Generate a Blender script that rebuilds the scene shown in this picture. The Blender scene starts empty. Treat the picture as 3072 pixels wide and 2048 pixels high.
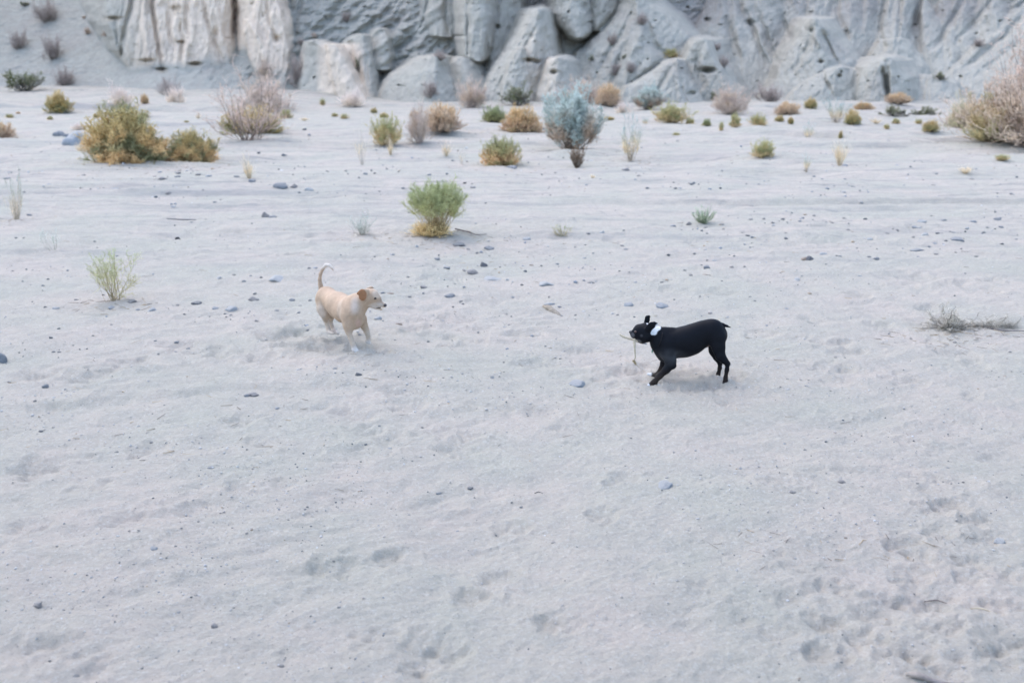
import bpy, bmesh, math, random
import numpy as np
from mathutils import Vector, Matrix

# ------------------------------------------------------------------ camera, world, sun, exposure
scene = bpy.context.scene
COL = scene.collection
F = 2987.0            # focal length in photo pixels (35 mm lens)
HC = 2.0              # eye height
PITCH = math.atan(874.0 / F)
CP, SP = math.cos(PITCH), math.sin(PITCH)

cam_d = bpy.data.cameras.new('camera')
cam = bpy.data.objects.new('camera', cam_d)
COL.objects.link(cam)
cam.location = (0, 0, HC)
cam.rotation_euler = (math.pi / 2 - PITCH, 0, 0)
cam_d.sensor_width = 36.0
cam_d.lens = 36.0 * F / 3072.0
cam_d.clip_start = 0.05
cam_d.clip_end = 2000
cam_d.dof.use_dof = True
cam_d.dof.focus_distance = 5.6
cam_d.dof.aperture_fstop = 2.3
scene.camera = cam

SUN_EL, SUN_AZ = math.radians(62), math.radians(-50)     # azimuth from +Y (away from camera) towards +X
world = bpy.data.worlds.new('World')
scene.world = world
world.use_nodes = True
wn = world.node_tree.nodes
wl = world.node_tree.links
sky = wn.new('ShaderNodeTexSky')
sky.sky_type = 'NISHITA'
sky.sun_disc = False
sky.sun_elevation = SUN_EL
sky.sun_rotation = SUN_AZ
sky.air_density = 1.0
sky.dust_density = 1.6
sky.ozone_density = 1.0
wl.new(sky.outputs[0], wn['Background'].inputs[0])
wn['Background'].inputs[1].default_value = 0.15

sun_d = bpy.data.lights.new('sun', 'SUN')
sun_d.energy = 0.7
sun_d.angle = math.radians(100)
sun_d.color = (1.0, 0.96, 0.9)
sun = bpy.data.objects.new('sun', sun_d)
COL.objects.link(sun)
sd = Vector((math.sin(SUN_AZ) * math.cos(SUN_EL), math.cos(SUN_AZ) * math.cos(SUN_EL), math.sin(SUN_EL)))
sun.rotation_euler = sd.to_track_quat('Z', 'Y').to_euler()

scene.view_settings.view_transform = 'Standard'
scene.view_settings.look = 'None'
scene.view_settings.gamma = 1.0
scene.view_settings.exposure = 1.70

# ------------------------------------------------------------------ noise (numpy)
_rng = np.random.RandomState(7)
_perm = _rng.permutation(1024).astype(np.int64)
_g = _rng.normal(size=(1024, 3))
_g /= np.linalg.norm(_g, axis=1)[:, None]


def noise3(x, y, z):
    x, y, z = np.broadcast_arrays(np.asarray(x, float), np.asarray(y, float), np.asarray(z, float))
    xi, yi, zi = np.floor(x).astype(np.int64), np.floor(y).astype(np.int64), np.floor(z).astype(np.int64)
    xf, yf, zf = x - xi, y - yi, z - zi
    u, v, w = [t * t * t * (t * (t * 6 - 15) + 10) for t in (xf, yf, zf)]
    out = 0
    for dx in (0, 1):
        wx = u if dx else 1 - u
        for dy in (0, 1):
            wy = v if dy else 1 - v
            for dz in (0, 1):
                wz = w if dz else 1 - w
                h = _perm[(_perm[(_perm[(xi + dx) & 1023] + yi + dy) & 1023] + zi + dz) & 1023]
                g = _g[h]
                out = out + wx * wy * wz * (g[..., 0] * (xf - dx) + g[..., 1] * (yf - dy) + g[..., 2] * (zf - dz))
    return out * 1.6


def noise2(x, y, s=0.0):
    """2-D gradient noise, cheaper"""
    x = np.asarray(x, float) + s * 17.3
    y = np.asarray(y, float) + s * 9.1
    xi, yi = np.floor(x).astype(np.int64), np.floor(y).astype(np.int64)
    xf, yf = x - xi, y - yi
    u = xf * xf * xf * (xf * (xf * 6 - 15) + 10)
    v = yf * yf * yf * (yf * (yf * 6 - 15) + 10)

    def gr(ix, iy, fx, fy):
        h = _perm[(_perm[ix & 1023] + iy) & 1023]
        return _g[h, 0] * fx + _g[h, 1] * fy
    a = gr(xi, yi, xf, yf)
    b = gr(xi + 1, yi, xf - 1, yf)
    c = gr(xi, yi + 1, xf, yf - 1)
    d = gr(xi + 1, yi + 1, xf - 1, yf - 1)
    return ((a * (1 - u) + b * u) * (1 - v) + (c * (1 - u) + d * u) * v) * 1.9


def fbm(x, y, o=4, s=0.0):
    t, a = 0, 1.0
    for i in range(o):
        t = t + a * noise2(x * 2 ** i, y * 2 ** i, s + i)
        a *= 0.5
    return t


def ss(a, b, x):
    t = np.clip((x - a) / (b - a), 0, 1)
    return t * t * (3 - 2 * t)

# ------------------------------------------------------------------ pixel -> place helpers
def ray(u, v):
    a = 1024.0 - np.asarray(v, float)
    return (np.asarray(u, float) - 1536.0), F * CP + a * SP, -F * SP + a * CP


def at(u, v, Y):
    dx, dy, dz = ray(u, v)
    return Vector((float(dx / dy * Y), float(Y), float(HC + dz / dy * Y)))


def plain(u, v):
    dx, dy, dz = ray(u, v)
    t = HC / -dz
    return dx * t, dy * t

# crops of the photograph used when measuring: full-picture pixels from crop pixels
def c6(x, y): return x / 2.297, 480 + y / 2.297
def c7(x, y): return 1000 + x / 2.297, 480 + y / 2.297
def c8(x, y): return 2048 + x / 2.297, 480 + y / 2.297
def cl(x, y): return x / 1.654, 1100 + y / 1.654
def cm(x, y): return 1000 + x / 1.654, 1100 + y / 1.654
def cr(x, y): return 2048 + x / 1.654, 1100 + y / 1.654

# dimples: footprints and scuffs (place, radius m, depth m)
DIMP = []
for (f, pts, r, d) in [
    (cr, [(1230, 717), (1435, 770), (1265, 838), (1070, 875), (1400, 960), (1410, 1040), (1010, 1160), (780, 1110),
          (720, 1275), (870, 1345), (700, 1425), (1000, 1400), (1490, 1190), (1290, 1300), (1560, 1430), (1180, 940),
          (1600, 1040), (1500, 850), (1320, 700), (940, 1250), (1600, 1180), (1150, 1010)], 0.055, 0.022),
    (cr, [(1190, 1450), (1640, 1360), (1180, 1160)], 0.085, 0.034),
    (cr, [(520, 1165), (100, 1115), (300, 1245), (820, 530), (1150, 560), (1550, 430), (480, 1320), (1400, 600), (1250, 620), (1640, 640)], 0.06, 0.013),
    (cl, [(720, 405), (440, 590), (960, 685), (650, 770), (150, 800), (1290, 395), (1170, 590), (1180, 285), (300, 1400), (520, 1440), (60, 1400), (1400, 590)], 0.075, 0.017),
    (cl, [(215, 490)], 0.11, 0.034),
    (cm, [(160, 325), (670, 330), (270, 945), (820, 1045), (680, 1135), (870, 785), (430, 1560), (1430, 565), (480, 1345), (210, 1350), (1100, 1290), (1340, 760)], 0.06, 0.020),
    (cm, [(500, 1445), (60, 1010)], 0.09, 0.026),
    (cm, [(745, 190), (1060, 215), (350, 130), (100, 240), (380, 190), (640, 400), (330, 360), (150, 430), (1220, 290)], 0.10, 0.022),
    (c8, [(280, 910), (1230, 920), (910, 1100), (1370, 1120), (540, 1190), (1110, 1315), (1160, 1470), (1870, 1320),
          (1520, 1530), (1000, 1440), (1700, 1000), (1900, 860), (2150, 840), (1560, 860), (1480, 770), (1040, 1250)], 0.10, 0.026),
    (c6, [(1950, 1230)], 0.14, 0.05),
    (c6, [(2150, 1310), (780, 1450), (340, 1465), (1400, 1330), (240, 1500), (640, 1500), (910, 1405), (1260, 1290), (1820, 1380), (1540, 1340)], 0.11, 0.032),
    (c7, [(550, 1140), (700, 1200), (870, 1090), (1300, 1180), (2040, 1450), (1050, 960), (1400, 1390), (1700, 1300)], 0.11, 0.022),
    (c6, [(1050, 235), (250, 640), (900, 200), (1400, 500)], 0.18, 0.022),
]:
    for p in pts:
        x, y = plain(*f(*p))
        DIMP.append((float(x), float(y), r, d))
_dr = random.Random(5)
for i in range(230):     # faint old prints further off and between
    u = _dr.uniform(-500, 3572); v = _dr.uniform(930, 2150)
    x, y = plain(u, v)
    k = 1.0 if (u > 2300 or v < 1300) else 0.5
    DIMP.append((float(x), float(y), _dr.uniform(.04, .10), _dr.uniform(.004, .016) * k))
for i in range(150):
    u = _dr.uniform(-500, 3572); v = _dr.uniform(520, 930)
    x, y = plain(u, v)
    DIMP.append((float(x), float(y), _dr.uniform(.08, .22), _dr.uniform(.008, .03)))


for (cu, cv, n_) in ((1000, 1010, 26), (1110, 1050, 12), (1930, 1140, 16), (2130, 1140, 22), (1300, 980, 14)):
    for i in range(n_):
        x, y = plain(cu + _dr.gauss(0, 70), cv + _dr.gauss(0, 22))
        DIMP.append((float(x), float(y), _dr.uniform(.03, .09), _dr.choice([-1, 1, 1]) * _dr.uniform(.008, .022)))


LEDGES = [(-300, 331, 900, 336, .22, 2.5), (2120, 404, 3300, 440, .10, 2.0), (2000, 428, 2480, 436, .06, 1.2), (2060, 512, 2420, 498, .05, .8),
          (2240, 327, 2900, 333, .20, 2.5), (950, 606, 1600, 612, .03, .6), (1500, 600, 3300, 590, .03, .7), (1900, 640, 3300, 625, .028, .5),
          (-200, 440, 700, 455, .06, 1.0), (800, 400, 1500, 408, .06, 1.0), (-200, 588, 900, 596, .035, .6), (1400, 448, 1760, 444, .05, .8),
          (100, 690, 900, 700, .02, .4), (1200, 745, 2100, 735, .02, .4), (2600, 560, 3300, 575, .03, .5), (0, 520, 500, 512, .04, .7)]


for (u, v, w) in [(385, 500, 300), (578, 494, 170), (757, 410, 180), (177, 340, 90), (1160, 440, 130), (1330, 408, 140), (1566, 392, 150), (1715, 462, 150),
                  (1503, 500, 130), (2014, 372, 110), (2187, 349, 120), (2287, 470, 80), (2560, 374, 60), (2275, 380, 70), (3060, 440, 330), (2895, 990, 230),
                  (1312, 714, 190), (342, 905, 120), (1086, 707, 100), (50, 664, 90), (1745, 322, 180), (748, 427, 160), (2110, 668, 90)]:
    x, y = plain(u, v + 4)
    r_ = w * y / F * .5
    DIMP.append((float(x), float(y + r_ * .1), float(r_), float(-.10 * min(r_, .6))))


def height(x, y, fine=True):
    x = np.asarray(x, float); y = np.asarray(y, float)
    h = 0.034 * fbm(x / 2.3, y / 1.7, 3, 1)
    h = h * ss(0, 3, np.abs(y)) 
    # streaks slanting gently across the near sand
    a = math.radians(24)
    p = x * math.cos(a) + y * math.sin(a); q = -x * math.sin(a) + y * math.cos(a)
    wx = 0.12 * noise2(x * 1.3, y * 1.3, 3)
    near = 1 - ss(9, 16, y)
    patch = ss(-0.3, 0.5, noise2(x / 1.5, y / 1.2, 21))
    h = h + near * 0.0125 * fbm(p / 0.55 + wx, q / 0.16 + wx, 3, 2) * (0.4 + 0.8 * patch)
    # far sand: washed level streaks and low cut banks, running left to right
    far = ss(8, 15, y)
    h = h + far * (0.035 * fbm(x / 9.0, y / 1.25 + 0.4 * noise2(x / 5, y / 5, 8), 3, 5) + 0.042 * fbm(x / 6.0, y / .42, 3, 6) * ss(-.4, .4, noise2(x / 8, y / 3, 7)) + .010 * fbm(x / 1.2, y / .3, 2, 16))
    r = noise2(x / 14 + 3, y / 2.2 + 0.5 * noise2(x / 6, y / 6, 4), 9)
    h = h + far * 0.07 * ss(-0.05, 0.05, r)
    h = h + 0.013 * fbm(x / .55, y / .38, 3, 19) * (1 - ss(10, 20, y))
    # rough churned ground where animals trod
    h = h + 0.006 * fbm(x / .16, y / .16, 3, 11) * ss(-.2, .6, noise2(x / 1.1 + 5, y / 1.1, 12)) * (1 - ss(14, 20, y))
    # scarp on the left foreground
    x0, y0 = plain(330, 1200)
    yc = y0 + 0.10 * np.sin((x - x0) * 1.6) + 0.10 * (x - x0) + 0.03 * noise2(x * 4, y * 0 + 1, 2)
    m = (1 - ss(-0.95, -0.55, x)) * ss(-3.6, -2.6, x)
    h = h + m * 0.028 * ss(-0.06, 0.05, y - yc) * (1 - ss(0.1, 1.4, y - yc))
    # dimples
    if fine:
        hh = np.zeros_like(h)
        shp = h.shape
        xf, yf = x.ravel(), y.ravel()
        hf = hh.ravel()
        cell = {}
        order = np.argsort(yf, kind='stable')
        ys = yf[order]
        for (dx, dy, r, d) in DIMP:
            lo, hi = np.searchsorted(ys, dy - 3.0 * r), np.searchsorted(ys, dy + 3.0 * r)
            if hi <= lo:
                continue
            idx = order[lo:hi]
            sel = np.abs(xf[idx] - dx) < 3.4 * r
            idx = idx[sel]
            if len(idx) == 0:
                continue
            ex = (xf[idx] - dx) / 1.25 + 0.7 * r * noise2(xf[idx] / r * .9, yf[idx] / r * .9, dx)
            ey = (yf[idx] - dy) + 0.7 * r * noise2(xf[idx] / r * .9, yf[idx] / r * .9, dy + 3)
            rr = np.sqrt(ex * ex + ey * ey) / r
            rag = 1 + .3 * noise2(xf[idx] / .03, yf[idx] / .03, 5)
            hf[idx] += .88 * (-d * np.exp(-(rr ** 2.6)) * rag + 0.30 * d * np.exp(-((rr - 1.4) / 0.5) ** 2) * rag)
        h = h + hf.reshape(shp)
        h = h + 0.0042 * fbm(p / .055, q / .026, 3, 14) * (1 - ss(9, 16, y)) + .006 * fbm(x / .12, y / .07, 2, 15) * ss(7, 12, y)
    hs = h.shape
    h = h.ravel(); xr, yr = x.ravel(), y.ravel()
    for (u0, v0, u1, v1, hh_, L_) in LEDGES:
        xa, ya = plain(u0, v0); xb, yb = plain(u1, v1)
        i_ = np.nonzero((yr > min(ya, yb) - 2) & (yr < max(ya, yb) + L_ * 5 + 1) & (xr > xa - .1 * abs(xb - xa)) & (xr < xb + .1 * abs(xb - xa)))[0]
        if len(i_) == 0: continue
        xx, yy_ = xr[i_], yr[i_]
        t = (xx - xa) / (xb - xa)
        yc = ya + (yb - ya) * t + .25 * noise2(xx / 2.2, xx * 0 + v0, 61) + .08 * noise2(xx / .5, xx * 0 + v0, 62)
        m = ss(-.04, .12, t) * (1 - ss(.88, 1.04, t)) * (.55 + .6 * noise2(xx / 1.7, xx * 0 + 4.2, v0))
        d = yy_ - yc
        w_ = .004 * ya + .02
        h[i_] += np.clip(m, 0, 1) * 1.5 * hh_ * (ss(-w_, w_, d) * np.exp(-np.maximum(d, 0) / L_) - .35 * np.exp(-(d / (w_ * 2.2)) ** 2))
    h = h.reshape(hs)
    # apron towards the cliffs
    h = h + 0.35 * ss(33, 46, y) * (1 - ss(-9, -4, x))
    return h


def gpt(u, v):
    """point of the ground seen at picture pixel (u, v)"""
    dx, dy, dz = ray(u, v)
    t = HC / -dz
    for i in range(6):
        x, y = dx * t, dy * t
        h = float(height(np.array([x]), np.array([y]), False)[0])
        t = t * .4 + .6 * (HC - h) / -dz
    x, y = dx * t, dy * t
    return Vector((float(x), float(y), float(height(np.array([x]), np.array([y]))[0])))

# ------------------------------------------------------------------ mesh helpers
def mesh_from(name, verts, faces, mat=None, smooth=True, col=None):
    me = bpy.data.meshes.new(name)
    verts = np.asarray(verts, np.float32)
    faces = np.asarray(faces, np.int32)
    n = faces.shape[1]
    me.vertices.add(len(verts)); me.vertices.foreach_set('co', verts.ravel())
    me.loops.add(faces.size); me.loops.foreach_set('vertex_index', faces.ravel())
    me.polygons.add(len(faces))
    me.polygons.foreach_set('loop_start', np.arange(0, faces.size, n, dtype=np.int32))
    me.polygons.foreach_set('loop_total', np.full(len(faces), n, np.int32))
    if smooth:
        me.polygons.foreach_set('use_smooth', np.ones(len(faces), bool))
    me.update(calc_edges=True)
    if col is not None:
        ca = me.color_attributes.new('Col', 'FLOAT_COLOR', 'POINT')
        c = np.ones((len(verts), 4), np.float32); c[:, :3] = col
        ca.data.foreach_set('color', c.ravel())
    if mat:
        me.materials.append(mat)
    return me


def link(name, me, parent=None, label=None, cat=None, group=None, kind=None, loc=None):
    o = bpy.data.objects.new(name, me)
    COL.objects.link(o)
    if parent: o.parent = parent
    if label: o['label'] = label
    if cat: o['category'] = cat
    if group: o['group'] = group
    if kind: o['kind'] = kind
    if loc is not None: o.location = loc
    return o


def lin(r, g, b):
    f = lambda c: (c / 12.92 if c <= .04045 else ((c + .055) / 1.055) ** 2.4)
    return (f(r / 255), f(g / 255), f(b / 255))


def new_mat(name, rough=0.9, spec=0.2):
    m = bpy.data.materials.new(name)
    m.use_nodes = True
    nt = m.node_tree
    b = nt.nodes['Principled BSDF']
    b.inputs['Roughness'].default_value = rough
    b.inputs['Specular IOR Level'].default_value = spec
    return m, nt, b


def N(nt, t, **kw):
    n = nt.nodes.new(t)
    for k, v in kw.items():
        if k.startswith('i_'):
            n.inputs[k[2:].replace('_', ' ')].default_value = v
        else:
            setattr(n, k, v)
    return n


def mixc(nt, a, b, fac, mode='MIX'):
    n = nt.nodes.new('ShaderNodeMix'); n.data_type = 'RGBA'; n.blend_type = mode
    for sock, val in ((n.inputs[6], a), (n.inputs[7], b), (n.inputs[0], fac)):
        if hasattr(val, 'links'):
            nt.links.new(val, sock)
        elif isinstance(val, (int, float)):
            sock.default_value = val
        else:
            sock.default_value = (*val[:3], 1)
    return n.outputs[2]


def ramp(nt, src, p0, p1, c0=0.0, c1=1.0):
    n = nt.nodes.new('ShaderNodeMapRange')
    n.inputs[1].default_value = p0; n.inputs[2].default_value = p1
    n.inputs[3].default_value = c0; n.inputs[4].default_value = c1
    nt.links.new(src, n.inputs[0])
    return n.outputs[0]


def noise_node(nt, vec, scale, detail=4, rough=.6):
    n = N(nt, 'ShaderNodeTexNoise')
    n.inputs['Scale'].default_value = scale; n.inputs['Detail'].default_value = detail; n.inputs['Roughness'].default_value = rough
    nt.links.new(vec, n.inputs['Vector'])
    return n.outputs[0]


def attr_mat(name, rough=.9, spec=.15, vary=.25, scale=30, bump=0.0, bscale=200, bdist=.002):
    m, nt, b = new_mat(name, rough, spec)
    a = N(nt, 'ShaderNodeAttribute', attribute_name='Col')
    tc = N(nt, 'ShaderNodeTexCoord')
    n = noise_node(nt, tc.outputs['Object'], scale, 3)
    f = ramp(nt, n, .3, .7, 1 - vary, 1 + vary)
    mul = nt.nodes.new('ShaderNodeVectorMath'); mul.operation = 'SCALE'
    nt.links.new(a.outputs['Color'], mul.inputs[0]); nt.links.new(f, mul.inputs['Scale'])
    nt.links.new(mul.outputs[0], b.inputs['Base Color'])
    if bump:
        nb = noise_node(nt, tc.outputs['Object'], bscale, 4)
        bp = N(nt, 'ShaderNodeBump'); bp.inputs['Strength'].default_value = bump; bp.inputs['Distance'].default_value = bdist
        nt.links.new(nb, bp.inputs['Height']); nt.links.new(bp.outputs[0], b.inputs['Normal'])
    return m

# ------------------------------------------------------------------ sand material
def sand_material():
    m, nt, b = new_mat('sand', .95, .1)
    g = N(nt, 'ShaderNodeNewGeometry')
    P = g.outputs['Position']
    n1 = noise_node(nt, P, .9, 5)
    n2 = noise_node(nt, P, 7, 5)
    n3 = noise_node(nt, P, 48, 5, .85)
    n4 = noise_node(nt, P, 70, 5, .9)
    c = mixc(nt, (.362, .350, .298), (.412, .366, .318), ramp(nt, n1, .38, .62))
    c = mixc(nt, c, (.300, .296, .266), ramp(nt, n2, .42, .72, 0, .6))
    c = mixc(nt, c, (.48, .465, .43), ramp(nt, n3, .50, .70, 0, .75))
    c = mixc(nt, c, (.17, .165, .16), ramp(nt, n4, .53, .72, 0, .65))
    ms = N(nt, 'ShaderNodeMapping'); ms.inputs['Scale'].default_value = (.12, 1.6, 1); nt.links.new(P, ms.inputs['Vector'])
    m2 = N(nt, 'ShaderNodeMapping'); m2.inputs['Scale'].default_value = (.7, 6.0, 1); nt.links.new(P, m2.inputs['Vector'])
    sy_ = N(nt, 'ShaderNodeSeparateXYZ'); nt.links.new(P, sy_.inputs[0])
    st_ = N(nt, 'ShaderNodeMath', operation='MULTIPLY'); nt.links.new(ramp(nt, noise_node(nt, m2.outputs[0], 1.0, 5, .75), .54, .66, 0, .7), st_.inputs[0]); nt.links.new(ramp(nt, sy_.outputs[1], 9, 15), st_.inputs[1])
    c = mixc(nt, c, (.19, .195, .195), st_.outputs[0])
    s2_ = N(nt, 'ShaderNodeMath', operation='MULTIPLY'); nt.links.new(ramp(nt, noise_node(nt, ms.outputs[0], 1.4, 6, .7), .52, .66, 0, .6), s2_.inputs[0]); nt.links.new(ramp(nt, sy_.outputs[1], 7, 12), s2_.inputs[1])
    c = mixc(nt, c, (.24, .24, .235), s2_.outputs[0])
    # dark grit specks, two sizes, gathered in patches
    for sc, th, pa, st in ((46, .15, 2.1, .6), (21, .10, .8, .5)):
        vo = N(nt, 'ShaderNodeTexVoronoi'); vo.inputs['Scale'].default_value = sc
        nt.links.new(P, vo.inputs['Vector'])
        dot = ramp(nt, vo.outputs['Distance'], th * .6, th * 1.3, 1, 0)
        pn = ramp(nt, noise_node(nt, P, pa, 3), .48, .66, 0, 1)
        sel = N(nt, 'ShaderNodeSeparateColor'); nt.links.new(vo.outputs['Color'], sel.inputs[0])
        pick = ramp(nt, sel.outputs[0], .45, .5, 0, 1)
        mu = N(nt, 'ShaderNodeMath', operation='MULTIPLY'); nt.links.new(dot, mu.inputs[0]); nt.links.new(pn, mu.inputs[1])
        mu2 = N(nt, 'ShaderNodeMath', operation='MULTIPLY'); nt.links.new(mu.outputs[0], mu2.inputs[0]); nt.links.new(pick, mu2.inputs[1])
        mu3 = N(nt, 'ShaderNodeMath', operation='MULTIPLY'); nt.links.new(mu2.outputs[0], mu3.inputs[0]); mu3.inputs[1].default_value = st
        c = mixc(nt, c, (.13, .14, .155), mu3.outputs[0])
    nt.links.new(c, b.inputs['Base Color'])
    mp = N(nt, 'ShaderNodeMapping'); mp.inputs['Rotation'].default_value = (0, 0, math.radians(-24)); mp.inputs['Scale'].default_value = (1, 2.2, 1)
    nt.links.new(P, mp.inputs['Vector'])
    b1 = noise_node(nt, mp.outputs[0], 34, 7, .78)
    b2 = noise_node(nt, P, 150, 3, .7)
    ad = N(nt, 'ShaderNodeMath', operation='MULTIPLY_ADD'); ad.inputs[1].default_value = .35
    nt.links.new(b2, ad.inputs[0]); nt.links.new(b1, ad.inputs[2])
    bp = N(nt, 'ShaderNodeBump'); bp.inputs['Strength'].default_value = .9; bp.inputs['Distance'].default_value = .016
    nt.links.new(ad.outputs[0], bp.inputs['Height']); nt.links.new(bp.outputs[0], b.inputs['Normal'])
    return m

SAND = sand_material()

# ------------------------------------------------------------------ ground: one polar sheet, fine where it is near
def build_ground():
    th = np.concatenate([np.linspace(-180, -42, 60, endpoint=False), np.linspace(-42, -31, 90, endpoint=False),
                         np.linspace(-31, 31, 1250, endpoint=False), np.linspace(31, 42, 90, endpoint=False),
                         np.linspace(42, 180, 60, endpoint=False)])
    th = np.radians(th)
    r = np.concatenate([np.geomspace(.25, 2.6, 16, endpoint=False), np.geomspace(2.6, 16, 620, endpoint=False),
                        np.geomspace(16, 60, 300, endpoint=False), np.geomspace(60, 900, 24)])
    R, T = np.meshgrid(r, th, indexing='ij')
    X, Y = R * np.sin(T), R * np.cos(T)
    Z = height(X, Y)
    Z = Z * (1 - ss(70, 120, R))
    nr, nt_ = R.shape
    V = np.stack([X, Y, Z], -1).reshape(-1, 3)
    i = np.arange(nr - 1)[:, None]; j = np.arange(nt_)[None, :]
    j2 = (j + 1) % nt_
    Fc = np.stack([i * nt_ + j, i * nt_ + j2, (i + 1) * nt_ + j2, (i + 1) * nt_ + j], -1).reshape(-1, 4)[:, ::-1]
    V = np.concatenate([V, [[0, 0, float(Z[0].mean())]]])
    me = mesh_from('ground', V, Fc, SAND)
    link('ground', me, kind='structure')
    # close the small centre hole
build_ground()

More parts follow.
